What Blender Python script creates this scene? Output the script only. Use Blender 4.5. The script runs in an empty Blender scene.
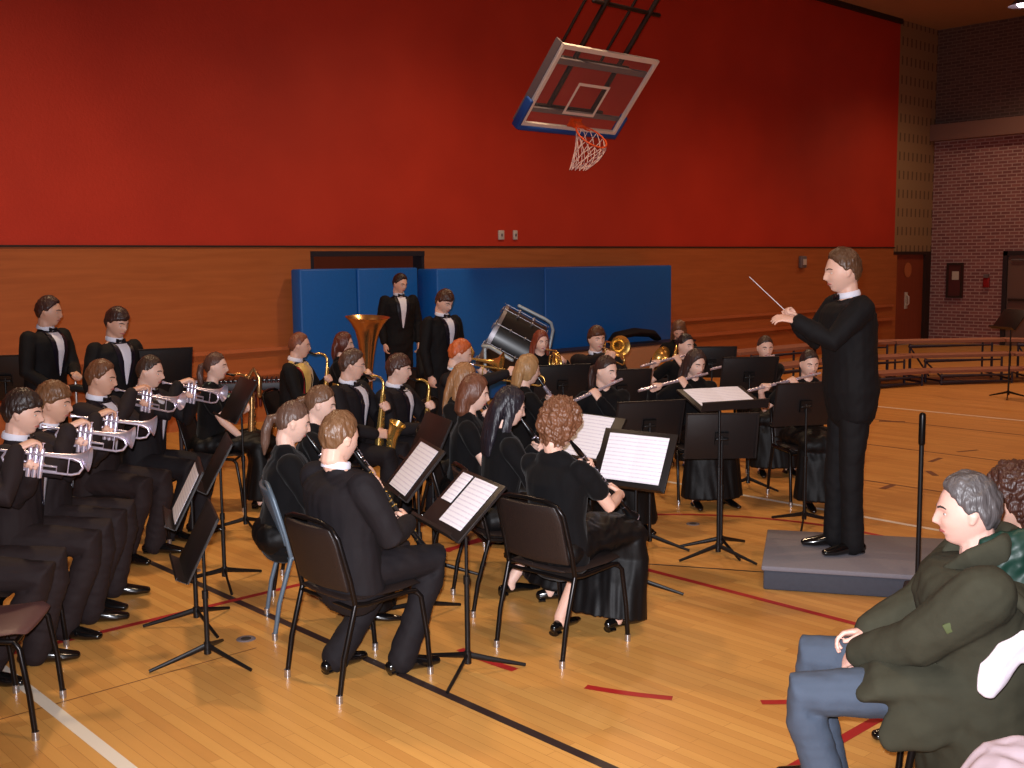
import bpy, math, random
import numpy as np
from mathutils import Vector, Matrix
from mathutils.bvhtree import BVHTree
random.seed(7)
PI = math.pi
SC = bpy.context.scene
COL = SC.collection
# ---------------------------------------------------------------- camera calibration (vanishing points of the court lines)
CF = 1089.6; CH = 2.0
_dx = np.array([1188., -135., CF]); _dx /= np.linalg.norm(_dx)
_dy = np.array([-1012., -112., CF]); _dy /= np.linalg.norm(_dy)
_dz = np.cross(_dx, _dy)
CR = np.array([_dx, _dy, _dz])
def at(px, py, z=0.0):
    r = CR @ np.array([px - 512., py - 384., CF]); t = (z - CH) / r[2]
    return Vector((t * r[0], t * r[1], z))
def atY(px, py, Y):
    r = CR @ np.array([px - 512., py - 384., CF]); t = Y / r[1]
    return Vector((t * r[0], Y, CH + t * r[2]))
def atX(px, py, X):
    r = CR @ np.array([px - 512., py - 384., CF]); t = X / r[0]
    return Vector((X, t * r[1], CH + t * r[2]))
def depth(p): return float((CR.T @ (np.array(p) - np.array([0, 0, CH])))[2])

# ---------------------------------------------------------------- materials
M = {}
def srgb(r, g, b):
    f = lambda c: (c / 255. / 12.92) if c / 255. <= .04045 else ((c / 255. + .055) / 1.055) ** 2.4
    return (f(r), f(g), f(b), 1.)
def mat(name, rgb, rough=.6, metal=0., bump=0., bscale=30., var=0., vscale=8., sheen=0., coat=0., spec=.5, stretch=None, emis=None, alpha=None):
    m = bpy.data.materials.new(name); m.use_nodes = True
    nt = m.node_tree; N = nt.nodes; L = nt.links
    b = N['Principled BSDF']
    c = srgb(*rgb)
    b.inputs['Base Color'].default_value = c
    b.inputs['Roughness'].default_value = rough
    b.inputs['Metallic'].default_value = metal
    b.inputs['Specular IOR Level'].default_value = spec
    if sheen: b.inputs['Sheen Weight'].default_value = sheen; b.inputs['Sheen Roughness'].default_value = .4
    if coat: b.inputs['Coat Weight'].default_value = coat; b.inputs['Coat Roughness'].default_value = .12
    if emis: b.inputs['Emission Color'].default_value = c; b.inputs['Emission Strength'].default_value = emis
    if alpha is not None: b.inputs['Alpha'].default_value = alpha
    if bump or var:
        tc = N.new('ShaderNodeTexCoord'); mp = N.new('ShaderNodeMapping'); L.new(tc.outputs['Object'], mp.inputs[0])
        if stretch: mp.inputs['Scale'].default_value = stretch
    if var:
        n = N.new('ShaderNodeTexNoise'); n.inputs['Scale'].default_value = vscale; n.inputs['Detail'].default_value = 4
        L.new(mp.outputs[0], n.inputs['Vector'])
        mx = N.new('ShaderNodeMix'); mx.data_type = 'RGBA'
        mx.inputs[6].default_value = tuple(max(0, x * (1 - var)) for x in c[:3]) + (1,)
        mx.inputs[7].default_value = tuple(min(1, x * (1 + var)) for x in c[:3]) + (1,)
        L.new(n.outputs[0], mx.inputs[0]); L.new(mx.outputs[2], b.inputs['Base Color'])
    if bump:
        n2 = N.new('ShaderNodeTexNoise'); n2.inputs['Scale'].default_value = bscale; n2.inputs['Detail'].default_value = 3
        L.new(mp.outputs[0], n2.inputs['Vector'])
        bp = N.new('ShaderNodeBump'); bp.inputs['Strength'].default_value = bump; bp.inputs['Distance'].default_value = .01
        L.new(n2.outputs[0], bp.inputs['Height']); L.new(bp.outputs[0], b.inputs['Normal'])
    M[name] = m; return m
mat('suit', (24, 19, 22), .8, bump=.3, bscale=14, spec=.25)
mat('suit_brown', (36, 26, 27), .8, bump=.3, bscale=14, spec=.25)
mat('tux', (15, 12, 14), .8, bump=.3, bscale=14, spec=.25)
mat('satin_lapel', (22, 18, 32), .35, bump=.2)
mat('velvet', (11, 9, 11), .9, sheen=.05, bump=.3, bscale=12, spec=.2)
mat('satin', (12, 10, 11), .55, bump=.5, bscale=9, spec=.22)
mat('shirt', (225, 222, 235), .6, bump=.2)
mat('bow', (14, 12, 20), .4)
mat('shoe', (12, 11, 12), .18, coat=.6)
mat('sandal', (38, 40, 50), .6)
mat('black_metal', (24, 22, 23), .42, metal=.35)
mat('stand_desk', (30, 24, 24), .45, metal=.2, bump=.05)
mat('chair_tube', (34, 30, 30), .3, metal=.7)
mat('chair_pad', (34, 24, 22), .5, bump=.2, bscale=120)
mat('chair_grey', (92, 106, 120), .45, metal=.2)
mat('chair_brown', (88, 58, 58), .5, bump=.1)
mat('glide', (190, 190, 195), .25, metal=.9)
mat('wood_edge', (140, 96, 60), .5)
mat('brass', (226, 184, 104), .27, metal=.85)
mat('drum_chrome', (150, 145, 150), .45, metal=.8)
mat('brass_dark', (206, 158, 104), .24, metal=.9)
mat('silver', (225, 215, 232), .3, metal=.75)
mat('ebony', (14, 13, 14), .3, coat=.3)
mat('eye_white', (215, 210, 205), .3)
mat('iris', (40, 30, 24), .2)
mat('lips', (168, 92, 88), .5)
mat('paper_plain', (240, 238, 245), .7)
mat('chrome', (200, 200, 204), .32, metal=.8)
mat('drum_shell', (18, 16, 18), .35, coat=.2)
mat('drum_head', (215, 210, 200), .6)
mat('tube_grey', (160, 170, 175), .4, metal=.2)
mat('green_strap', (128, 150, 130), .7)
mat('lanyard', (120, 190, 225), .6)
mat('gold_cloth', (214, 178, 96), .42, var=.35, vscale=16, sheen=.3, bump=.5, bscale=18)
mat('red_cloth', (150, 24, 28), .6)
mat('blue_pad', (12, 94, 178), .5, bump=.15, bscale=50, var=.12, vscale=30)
mat('coat_green', (58, 56, 44), .9, bump=.6, bscale=12, var=.18, vscale=20, spec=.2)
mat('hood_lining', (20, 50, 40), .45, bump=.9, bscale=9, spec=.35)
mat('coat_patch', (74, 82, 46), .8)
mat('jeans', (66, 76, 92), .85, bump=.4, bscale=20, var=.12)
mat('white_cloth', (225, 215, 225), .7, bump=.4, bscale=14)
mat('pink_cloth', (205, 185, 195), .7, bump=.6, bscale=9)
mat('riser_top', (150, 100, 78), .8, var=.12, vscale=50)
mat('riser_frame', (54, 48, 62), .5, metal=.4)
mat('podium_top', (122, 118, 126), .9, var=.1, vscale=60)
mat('podium_side', (62, 64, 74), .85, var=.15, vscale=40)
mat('trim_dark', (44, 24, 18), .6)
mat('rail_wood', (186, 104, 62), .45, var=.1, vscale=4)
mat('tan_panel', (168, 122, 88), .7, var=.06)
mat('door_wood', (136, 60, 34), .45, var=.15, vscale=2, stretch=(6, 6, .7))
mat('door_grey', (110, 84, 78), .6)
mat('frame_dark', (38, 34, 42), .5)
mat('board_frame', (236, 222, 212), .5)
mat('board_pad', (16, 70, 150), .6)
mat('steel_dark', (34, 20, 20), .5, metal=.3)
mat('rim_orange', (225, 82, 28), .5)
mat('net', (228, 196, 190), .8)
mat('plate', (200, 190, 180), .5)
mat('plate_grey', (110, 100, 104), .5)
mat('alarm_red', (150, 20, 26), .4)
mat('poster', (84, 34, 34), .6)
mat('ceiling', (170, 136, 108), .9, var=.06)
mat('beam', (126, 92, 84), .9, bump=.2)
mat('pit', (40, 30, 26), .7)
mat('lamp', (255, 240, 250), .5, emis=14.)
def glass():
    m = bpy.data.materials.new('backboard_glass'); m.use_nodes = True
    nt = m.node_tree; N = nt.nodes
    b = N['Principled BSDF']; b.inputs['Base Color'].default_value = (.5, .5, .5, 1)
    b.inputs['Roughness'].default_value = .05; b.inputs['Alpha'].default_value = .05; b.inputs['Specular IOR Level'].default_value = .15
    M['glass'] = m
glass()
def floor_mat():
    m = bpy.data.materials.new('maple_floor'); m.use_nodes = True
    nt = m.node_tree; N = nt.nodes; L = nt.links; b = N['Principled BSDF']
    tc = N.new('ShaderNodeTexCoord'); mp = N.new('ShaderNodeMapping'); mp.inputs['Rotation'].default_value = (0, 0, PI / 2)
    L.new(tc.outputs['Object'], mp.inputs[0])
    br = N.new('ShaderNodeTexBrick'); br.offset = .37; br.offset_frequency = 2
    br.inputs['Scale'].default_value = 1.; br.inputs['Brick Width'].default_value = .9; br.inputs['Row Height'].default_value = .057
    br.inputs['Mortar Size'].default_value = .0009; br.inputs['Bias'].default_value = 0.
    br.inputs['Color1'].default_value = srgb(220, 164, 90); br.inputs['Color2'].default_value = srgb(202, 144, 76)
    br.inputs['Mortar'].default_value = srgb(166, 108, 50)
    L.new(mp.outputs[0], br.inputs['Vector'])
    n = N.new('ShaderNodeTexNoise'); n.inputs['Scale'].default_value = 1.1; n.inputs['Detail'].default_value = 3
    mp2 = N.new('ShaderNodeMapping'); mp2.inputs['Scale'].default_value = (14, .8, 1); L.new(tc.outputs['Object'], mp2.inputs[0])
    L.new(mp2.outputs[0], n.inputs['Vector'])
    rp = N.new('ShaderNodeValToRGB'); rp.color_ramp.elements[0].color = (.86, .84, .8, 1); rp.color_ramp.elements[1].color = (1.1, 1.1, 1.1, 1)
    L.new(n.outputs[0], rp.inputs[0])
    mx = N.new('ShaderNodeMix'); mx.data_type = 'RGBA'; mx.blend_type = 'MULTIPLY'; mx.inputs[0].default_value = 1.
    L.new(br.outputs[0], mx.inputs[6]); L.new(rp.outputs[0], mx.inputs[7]); L.new(mx.outputs[2], b.inputs['Base Color'])
    b.inputs['Roughness'].default_value = .34; b.inputs['Specular IOR Level'].default_value = .35
    M['floor'] = m
floor_mat()
def wall_wood():
    m = bpy.data.materials.new('wood_panel_wall'); m.use_nodes = True
    nt = m.node_tree; N = nt.nodes; L = nt.links; b = N['Principled BSDF']
    tc = N.new('ShaderNodeTexCoord'); mp = N.new('ShaderNodeMapping'); mp.inputs['Scale'].default_value = (.5, 1, 7)
    L.new(tc.outputs['Object'], mp.inputs[0])
    n = N.new('ShaderNodeTexNoise'); n.inputs['Scale'].default_value = 2.2; n.inputs['Detail'].default_value = 6; n.inputs['Distortion'].default_value = .6
    L.new(mp.outputs[0], n.inputs['Vector'])
    rp = N.new('ShaderNodeValToRGB'); rp.color_ramp.elements[0].position = .3; rp.color_ramp.elements[1].position = .75
    rp.color_ramp.elements[0].color = srgb(166, 90, 44); rp.color_ramp.elements[1].color = srgb(184, 104, 54)
    L.new(n.outputs[0], rp.inputs[0]); L.new(rp.outputs[0], b.inputs['Base Color'])
    b.inputs['Roughness'].default_value = .5
    M['wall_wood'] = m
wall_wood()
def wall_red():
    m = bpy.data.materials.new('red_painted_wall'); m.use_nodes = True
    nt = m.node_tree; N = nt.nodes; L = nt.links; b = N['Principled BSDF']
    tc = N.new('ShaderNodeTexCoord')
    n = N.new('ShaderNodeTexNoise'); n.inputs['Scale'].default_value = 40; n.inputs['Detail'].default_value = 3
    L.new(tc.outputs['Object'], n.inputs['Vector'])
    bp = N.new('ShaderNodeBump'); bp.inputs['Strength'].default_value = .2; bp.inputs['Distance'].default_value = .01
    L.new(n.outputs[0], bp.inputs['Height']); L.new(bp.outputs[0], b.inputs['Normal'])
    n2 = N.new('ShaderNodeTexNoise'); n2.inputs['Scale'].default_value = .9; L.new(tc.outputs['Object'], n2.inputs['Vector'])
    rp = N.new('ShaderNodeValToRGB'); rp.color_ramp.elements[0].position = .35; rp.color_ramp.elements[1].position = .7
    rp.color_ramp.elements[0].color = srgb(186, 46, 24); rp.color_ramp.elements[1].color = srgb(197, 52, 28)
    L.new(n2.outputs[0], rp.inputs[0]); L.new(rp.outputs[0], b.inputs['Base Color'])
    b.inputs['Roughness'].default_value = .62
    M['wall_red'] = m
wall_red()
def brick(name, c1, c2, mo, w, h, ms, swap, rot=None):
    m = bpy.data.materials.new(name); m.use_nodes = True
    nt = m.node_tree; N = nt.nodes; L = nt.links; b = N['Principled BSDF']
    tc = N.new('ShaderNodeTexCoord'); sp = N.new('ShaderNodeSeparateXYZ'); cb = N.new('ShaderNodeCombineXYZ')
    L.new(tc.outputs['Object'], sp.inputs[0]); L.new(sp.outputs[swap], cb.inputs[0]); L.new(sp.outputs[2], cb.inputs[1])
    br = N.new('ShaderNodeTexBrick'); br.inputs['Scale'].default_value = 1.
    br.inputs['Brick Width'].default_value = w; br.inputs['Row Height'].default_value = h; br.inputs['Mortar Size'].default_value = ms
    br.inputs['Color1'].default_value = srgb(*c1); br.inputs['Color2'].default_value = srgb(*c2); br.inputs['Mortar'].default_value = srgb(*mo)
    L.new(cb.outputs[0], br.inputs['Vector']); L.new(br.outputs[0], b.inputs['Base Color'])
    b.inputs['Roughness'].default_value = .85
    M[name] = m
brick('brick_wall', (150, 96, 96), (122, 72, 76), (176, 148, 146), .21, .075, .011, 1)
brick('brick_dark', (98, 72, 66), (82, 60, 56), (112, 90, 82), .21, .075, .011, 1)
def perforated():
    m = bpy.data.materials.new('perforated_block'); m.use_nodes = True
    nt = m.node_tree; N = nt.nodes; L = nt.links; b = N['Principled BSDF']
    tc = N.new('ShaderNodeTexCoord'); sp = N.new('ShaderNodeSeparateXYZ'); L.new(tc.outputs['Object'], sp.inputs[0])
    def frac(out, k, lo):
        a = N.new('ShaderNodeMath'); a.operation = 'MULTIPLY'; a.inputs[1].default_value = k; L.new(out, a.inputs[0])
        f = N.new('ShaderNodeMath'); f.operation = 'FRACT'; L.new(a.outputs[0], f.inputs[0])
        g = N.new('ShaderNodeMath'); g.operation = 'LESS_THAN'; g.inputs[1].default_value = lo; L.new(f.outputs[0], g.inputs[0]); return g
    a = frac(sp.outputs[0], 5.0, .3); c = frac(sp.outputs[2], 2.4, .45)
    mu = N.new('ShaderNodeMath'); mu.operation = 'MULTIPLY'; L.new(a.outputs[0], mu.inputs[0]); L.new(c.outputs[0], mu.inputs[1])
    mx = N.new('ShaderNodeMix'); mx.data_type = 'RGBA'; mx.inputs[6].default_value = srgb(150, 116, 84); mx.inputs[7].default_value = srgb(104, 76, 56)
    L.new(mu.outputs[0], mx.inputs[0]); L.new(mx.outputs[2], b.inputs['Base Color']); b.inputs['Roughness'].default_value = .9
    M['perforated'] = m
perforated()
def sheet_mat():
    m = bpy.data.materials.new('printed_music'); m.use_nodes = True
    nt = m.node_tree; N = nt.nodes; L = nt.links; b = N['Principled BSDF']
    tc = N.new('ShaderNodeTexCoord'); sp = N.new('ShaderNodeSeparateXYZ'); L.new(tc.outputs['Object'], sp.inputs[0])
    a = N.new('ShaderNodeMath'); a.operation = 'MULTIPLY'; a.inputs[1].default_value = 42.; L.new(sp.outputs[1], a.inputs[0])
    f = N.new('ShaderNodeMath'); f.operation = 'FRACT'; L.new(a.outputs[0], f.inputs[0])
    g = N.new('ShaderNodeMath'); g.operation = 'LESS_THAN'; g.inputs[1].default_value = .3; L.new(f.outputs[0], g.inputs[0])
    n = N.new('ShaderNodeTexNoise'); n.inputs['Scale'].default_value = 60; L.new(tc.outputs['Object'], n.inputs['Vector'])
    mu = N.new('ShaderNodeMath'); mu.operation = 'MULTIPLY'; L.new(g.outputs[0], mu.inputs[0]); L.new(n.outputs[0], mu.inputs[1])
    mx = N.new('ShaderNodeMix'); mx.data_type = 'RGBA'; mx.inputs[6].default_value = srgb(246, 242, 250); mx.inputs[7].default_value = srgb(205, 196, 216)
    L.new(mu.outputs[0], mx.inputs[0]); L.new(mx.outputs[2], b.inputs['Base Color']); b.inputs['Roughness'].default_value = .7
    M['music'] = m
sheet_mat()
SKIN = {}
def skin(rgb):
    if rgb not in SKIN:
        m = mat('skin_%d_%d' % (rgb[0], rgb[1]), rgb, .5, var=.06, vscale=14)
        m.node_tree.nodes['Principled BSDF'].inputs['Subsurface Weight'].default_value = .06
        m.node_tree.nodes['Principled BSDF'].inputs['Subsurface Radius'].default_value = (.01, .004, .002)
        SKIN[rgb] = m
    return SKIN[rgb]
HAIR = {}
def hairm(rgb):
    if rgb not in HAIR:
        HAIR[rgb] = mat('hair_%d_%d_%d' % rgb, rgb, .42, var=.45, vscale=12, bump=.7, bscale=26, stretch=(3, 3, .5))
    return HAIR[rgb]

# ---------------------------------------------------------------- mesh builder
def vn(v): return v / (np.linalg.norm(v) + 1e-12)
def A(*v): return np.array(v, dtype=float)
class MB:
    def __init__(s): s.v = []; s.f = []; s.n = 0
    def add(s, verts, faces):
        verts = np.asarray(verts, dtype=float); s.v.append(verts); o = s.n
        s.f += [tuple(i + o for i in f) for f in faces]; s.n += len(verts); return s
    def sweep(s, pts, rad, hint=(1, 0, 0), n=12, cap='round', closed=False):
        P = [np.array(p, dtype=float) for p in pts]
        k = len(P)
        if not hasattr(rad, '__len__'): rad = [rad] * k
        Rr = [(r, r) if not hasattr(r, '__len__') else r for r in rad]
        T = []
        for i in range(k):
            if closed: t = P[(i + 1) % k] - P[i - 1]
            else: t = P[min(i + 1, k - 1)] - P[max(i - 1, 0)]
            T.append(vn(t))
        h = np.array(hint, dtype=float)
        if abs(np.dot(vn(h), T[0])) > .95: h = A(0, 1, 0) if abs(T[0][1]) < .9 else A(0, 0, 1)
        rings = []; u = h
        for i in range(k):
            u = vn(u - T[i] * np.dot(u, T[i])); w = np.cross(T[i], u)
            rings.append((P[i], u, w, Rr[i]))
        out = []
        if cap == 'round' and not closed:
            p, u, w, r = rings[0]; m = min(r)
            for c in (80, 50, 22): out.append((p - T[0] * m * math.sin(math.radians(c)), u, w, (r[0] * math.cos(math.radians(c)), r[1] * math.cos(math.radians(c)))))
        out += rings
        if cap == 'round' and not closed:
            p, u, w, r = rings[-1]; m = min(r)
            for c in (22, 50, 80): out.append((p + T[-1] * m * math.sin(math.radians(c)), u, w, (r[0] * math.cos(math.radians(c)), r[1] * math.cos(math.radians(c)))))
        V = []; F = []
        an = np.arange(n) * 2 * PI / n
        for p, u, w, r in out:
            V.append(p[None] + np.outer(np.cos(an) * r[0], u) + np.outer(np.sin(an) * r[1], w))
        m = len(out)
        for i in range(m if closed else m - 1):
            j = (i + 1) % m
            for q in range(n):
                q2 = (q + 1) % n
                F.append((i * n + q, i * n + q2, j * n + q2, j * n + q))
        if not closed and cap:
            F.append(tuple(range(n - 1, -1, -1))); F.append(tuple((m - 1) * n + q for q in range(n)))
        return s.add(np.concatenate(V), F)
    def box(s, lo, hi, mtx=None):
        x0, y0, z0 = lo; x1, y1, z1 = hi
        V = [(x0, y0, z0), (x1, y0, z0), (x1, y1, z0), (x0, y1, z0), (x0, y0, z1), (x1, y0, z1), (x1, y1, z1), (x0, y1, z1)]
        if mtx is not None: V = [tuple(mtx @ Vector(v)) for v in V]
        return s.add(V, [(3, 2, 1, 0), (4, 5, 6, 7), (0, 1, 5, 4), (1, 2, 6, 5), (2, 3, 7, 6), (3, 0, 4, 7)])
    def ball(s, c, r, n=14, m=9):
        if not hasattr(r, '__len__'): r = (r, r, r)
        V = [(0, 0, 1)]
        for i in range(1, m):
            t = PI * i / m
            for q in range(n): V.append((math.sin(t) * math.cos(2 * PI * q / n), math.sin(t) * math.sin(2 * PI * q / n), math.cos(t)))
        V.append((0, 0, -1)); F = []
        for q in range(n): F.append((0, 1 + q, 1 + (q + 1) % n))
        for i in range(m - 2):
            for q in range(n):
                F.append((1 + i * n + q, 1 + (i + 1) * n + q, 1 + (i + 1) * n + (q + 1) % n, 1 + i * n + (q + 1) % n))
        l = len(V) - 1
        for q in range(n): F.append((l, 1 + (m - 2) * n + (q + 1) % n, 1 + (m - 2) * n + q))
        return s.add(np.array(V) * np.array(r) + np.array(c), F)
    def lathe(s, prof, org, axis, n=24):
        # prof: list of (distance along axis, radius)
        a = vn(np.array(axis, dtype=float)); h = A(0, 0, 1) if abs(a[2]) < .9 else A(1, 0, 0)
        u = vn(np.cross(a, h)); w = np.cross(a, u); an = np.arange(n) * 2 * PI / n
        V = [np.array(org) + a * d + np.outer(np.cos(an) * r, u) + np.outer(np.sin(an) * r, w) for d, r in prof]
        F = []
        for i in range(len(prof) - 1):
            for q in range(n):
                q2 = (q + 1) % n; F.append((i * n + q, i * n + q2, (i + 1) * n + q2, (i + 1) * n + q))
        return s.add(np.concatenate(V), F)
    def grid(s, fn, nu, nv):
        V = [fn(i / nu, j / nv) for j in range(nv + 1) for i in range(nu + 1)]
        F = [(j * (nu + 1) + i, j * (nu + 1) + i + 1, (j + 1) * (nu + 1) + i + 1, (j + 1) * (nu + 1) + i) for j in range(nv) for i in range(nu)]
        return s.add(V, F)
    def arr(s): return np.concatenate(s.v)
    def xf(s, Rm, t):
        s.v = [v @ np.asarray(Rm).T + np.array(t) for v in s.v]; return s
    def bvh(s): return BVHTree.FromPolygons([Vector(v) for v in s.arr()], s.f)
def pnoise(P, f, seed=0):
    r = np.random.RandomState(seed); o = np.zeros(len(P))
    for k in range(5):
        d = r.normal(size=3); d /= np.linalg.norm(d)
        d2 = r.normal(size=3); d2 /= np.linalg.norm(d2)
        o += np.sin(P @ d * f * (1 + .35 * k) + r.rand() * 6 + 1.3 * np.sin(P @ d2 * f * .7 + r.rand() * 6))
    return o / 5
def build(mb, name, m, parent=None, smooth=True, vox=None, sm=0, noise=None, solid=None, bevel=None):
    me = bpy.data.meshes.new(name)
    me.from_pydata([tuple(v) for v in mb.arr()], [], mb.f); me.validate()
    o = bpy.data.objects.new(name, me); COL.objects.link(o)
    if vox:
        r = o.modifiers.new('r', 'REMESH'); r.mode = 'VOXEL'; r.voxel_size = vox
        if sm: q = o.modifiers.new('s', 'SMOOTH'); q.factor = .5; q.iterations = sm
    if solid: q = o.modifiers.new('t', 'SOLIDIFY'); q.thickness = solid; q.offset = 0
    if bevel: q = o.modifiers.new('b', 'BEVEL'); q.width = bevel; q.segments = 2; q.limit_method = 'ANGLE'
    if o.modifiers:
        dg = bpy.context.evaluated_depsgraph_get(); e = o.evaluated_get(dg)
        new = bpy.data.meshes.new_from_object(e); o.modifiers.clear(); o.data = new; bpy.data.meshes.remove(me); me = new
        me.name = name
    if noise:
        for amp, fr, st in noise:
            n = len(me.vertices); co = np.empty(n * 3, dtype=np.float32); me.vertices.foreach_get('co', co)
            nr = np.empty(n * 3, dtype=np.float32); me.vertex_normals.foreach_get('vector', nr)
            co = co.reshape(-1, 3).astype(float); nr = nr.reshape(-1, 3)
            co = co + nr * (pnoise(co * np.array(st), fr, len(name) + n % 13)[:, None] * amp)
            me.vertices.foreach_set('co', co.astype(np.float32).ravel()); me.update()
    me.polygons.foreach_set('use_smooth', [bool(smooth)] * len(me.polygons))
    if bevel or (smooth and not vox):
        try: me.set_sharp_from_angle(angle=math.radians(50))
        except Exception: pass
    me.materials.clear(); me.materials.append(M[m] if isinstance(m, str) else m)
    if parent is not None: o.parent = parent
    return o
def tag(o, label, cat, group=None, kind=None):
    if label: o['label'] = label
    if cat: o['category'] = cat
    if group: o['group'] = group
    if kind: o['kind'] = kind
    return o
def empty(name, loc, rz=0., label=None, cat=None, group=None):
    o = bpy.data.objects.new(name, None); COL.objects.link(o); o.location = loc; o.rotation_euler = (0, 0, rz)
    o.empty_display_size = .1
    return tag(o, label, cat, group)
def struct(mb, name, m, **k):
    o = build(mb, name, m, **k); o['kind'] = 'structure'; return o
def dup(root, loc, rz, label=None, name=None):
    def cp(o, par):
        c = o.copy(); COL.objects.link(c); c.parent = par
        for ch in list(o.children): cp(ch, c)
        return c
    c = cp(root, None); c.location = loc; c.rotation_euler = (0, 0, rz)
    if label: c['label'] = label
    return c
# ================================================================ SETTING
WY = 12.3; XR = 23.1; XC = 24.85; ZB = 2.22; ZC = 7.2
X0, Y0 = -6., -9.
b = MB(); b.box((X0, Y0, -.2), (XC, WY, 0)); struct(b, 'floor', 'floor', smooth=False)
b = MB(); b.box((X0, Y0, ZC), (XC, WY + .3, ZC + .2)); struct(b, 'ceiling', 'ceiling', smooth=False)
dl, dr = atY(310, 245, WY).x, atY(424, 245, WY).x
DT = 2.16
b = MB()
b.box((X0, WY, 0), (dl, WY + .3, ZB)); b.box((dr, WY, 0), (XR - .05, WY + .3, ZB)); b.box((dl, WY, DT), (dr, WY + .3, ZB))
struct(b, 'wall_back', 'wall_wood', smooth=False)
b = MB(); b.box((X0, WY + .012, ZB), (XR, WY + .3, ZC)); struct(b, 'wall_back_upper', 'wall_red', smooth=False)
b = MB(); b.box((XR, WY + .012, 2.13), (XC, WY + .3, ZC)); struct(b, 'wall_back_corner', 'perforated', smooth=False)
b = MB(); b.box((X0, WY - .05, .90), (dl, WY, .945)); b.box((dr, WY - .05, .90), (XR - .05, WY, .945)); struct(b, 'trim_1', 'rail_wood', smooth=False)
b = MB(); b.box((X0, WY - .07, .60), (dl, WY, .655)); b.box((dr, WY - .07, .60), (XR - .05, WY, .655)); struct(b, 'trim_2', 'rail_wood', smooth=False)
b = MB(); b.box((X0, WY - .015, ZB - .012), (XR, WY + .012, ZB + .012)); struct(b, 'trim_3', 'trim_dark', smooth=False)
b = MB(); b.box((X0, WY - .05, ZC - .1), (XR, WY + .012, ZC)); struct(b, 'trim_4', 'trim_dark', smooth=False)
# recessed double door behind the blue pads
b = MB(); b.box((dl, WY + .2, 0), (dr, WY + .3, DT - .03)); d = struct(b, 'door_1', 'door_wood', smooth=False)
b = MB(); b.box((dl, WY - .01, DT - .07), (dr, WY + .2, DT)); b.box((dl, WY, 0), (dl + .05, WY + .2, DT - .07)); b.box((dr - .05, WY, 0), (dr, WY + .2, DT - .07))
build(b, 'door_frame', 'frame_dark', d, smooth=False)
# red-brown door in the far corner
b = MB(); b.box((XR + .12, WY + .06, 0), (XC - .28, WY + .1, 2.06)); d = struct(b, 'door_2', 'door_wood', smooth=False)
b = MB(); b.box((XR - .05, WY, 0), (XR + .12, WY + .25, 2.06)); build(b, 'door_post', 'wall_wood', d, smooth=False)
b = MB(); b.box((XC - .28, WY - .01, 0), (XC - .04, WY + .1, 2.06)); b.box((XR - .05, WY - .01, 2.06), (XC - .04, WY + .1, 2.13)); build(b, 'door_frame', 'trim_dark', d, smooth=False)
hp = atY(908, 298, WY)
b = MB(); b.box((hp.x - .05, WY + .04, .82), (hp.x + .06, WY + .06, 1.2)); b.sweep([(hp.x, WY + .03, .9), (hp.x, WY - .02, .93), (hp.x, WY - .02, 1.1), (hp.x, WY + .03, 1.13)], .015); build(b, 'door_handle', 'plate', d)
b = MB(); q = atY(910, 270, WY); b.lathe([(0, 0), (.004, .17), (.008, .17), (.008, .13), (.004, .13)], (q.x, WY + .055, q.z), (0, -1, 0)); build(b, 'door_emblem', 'rail_wood', d)
# brick wall on the right
zb0 = atX(935, 142, XC).z; zb1 = atX(935, 126, XC).z
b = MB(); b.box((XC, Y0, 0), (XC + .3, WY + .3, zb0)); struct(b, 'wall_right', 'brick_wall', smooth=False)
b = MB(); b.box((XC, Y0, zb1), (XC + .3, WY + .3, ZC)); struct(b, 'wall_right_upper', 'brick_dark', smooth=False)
b = MB(); b.box((XC - .25, Y0, zb0), (XC + .3, WY + .012, zb1)); struct(b, 'trim_5', 'beam', smooth=False)
b = MB(); b.box((X0 - .3, Y0, 0), (X0, WY + .3, ZC)); struct(b, 'wall_left', 'tan_panel', smooth=False)
b = MB(); b.box((X0, Y0 - .3, 0), (XC, Y0, ZC)); struct(b, 'wall_front', 'tan_panel', smooth=False)
ya, yb = atX(1003, 300, XC).y, atX(1003, 300, XC).y - 1.1
zt = atX(1006, 251, XC).z
b = MB(); b.box((XC - .04, yb + .06, 0), (XC, ya - .08, zt - .1)); d = struct(b, 'door_3', 'door_grey', smooth=False)
b = MB(); b.box((XC - .09, ya - .1, 0), (XC, ya, zt)); b.box((XC - .09, yb, 0), (XC, yb + .07, zt)); b.box((XC - .09, yb, zt - .1), (XC, ya, zt)); build(b, 'door_frame', 'frame_dark', d, smooth=False)
b = MB(); b.box((XC - .1, yb + .12, 1.0), (XC - .05, ya - .14, 1.06)); build(b, 'push_bar', 'trim_dark', d, smooth=False)
b = MB(); b.sweep([(XC - .08, ya - .5, zt - .2), (XC - .08, ya - .2, zt - .2)], .02); build(b, 'door_closer', 'plate_grey', d)
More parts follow.
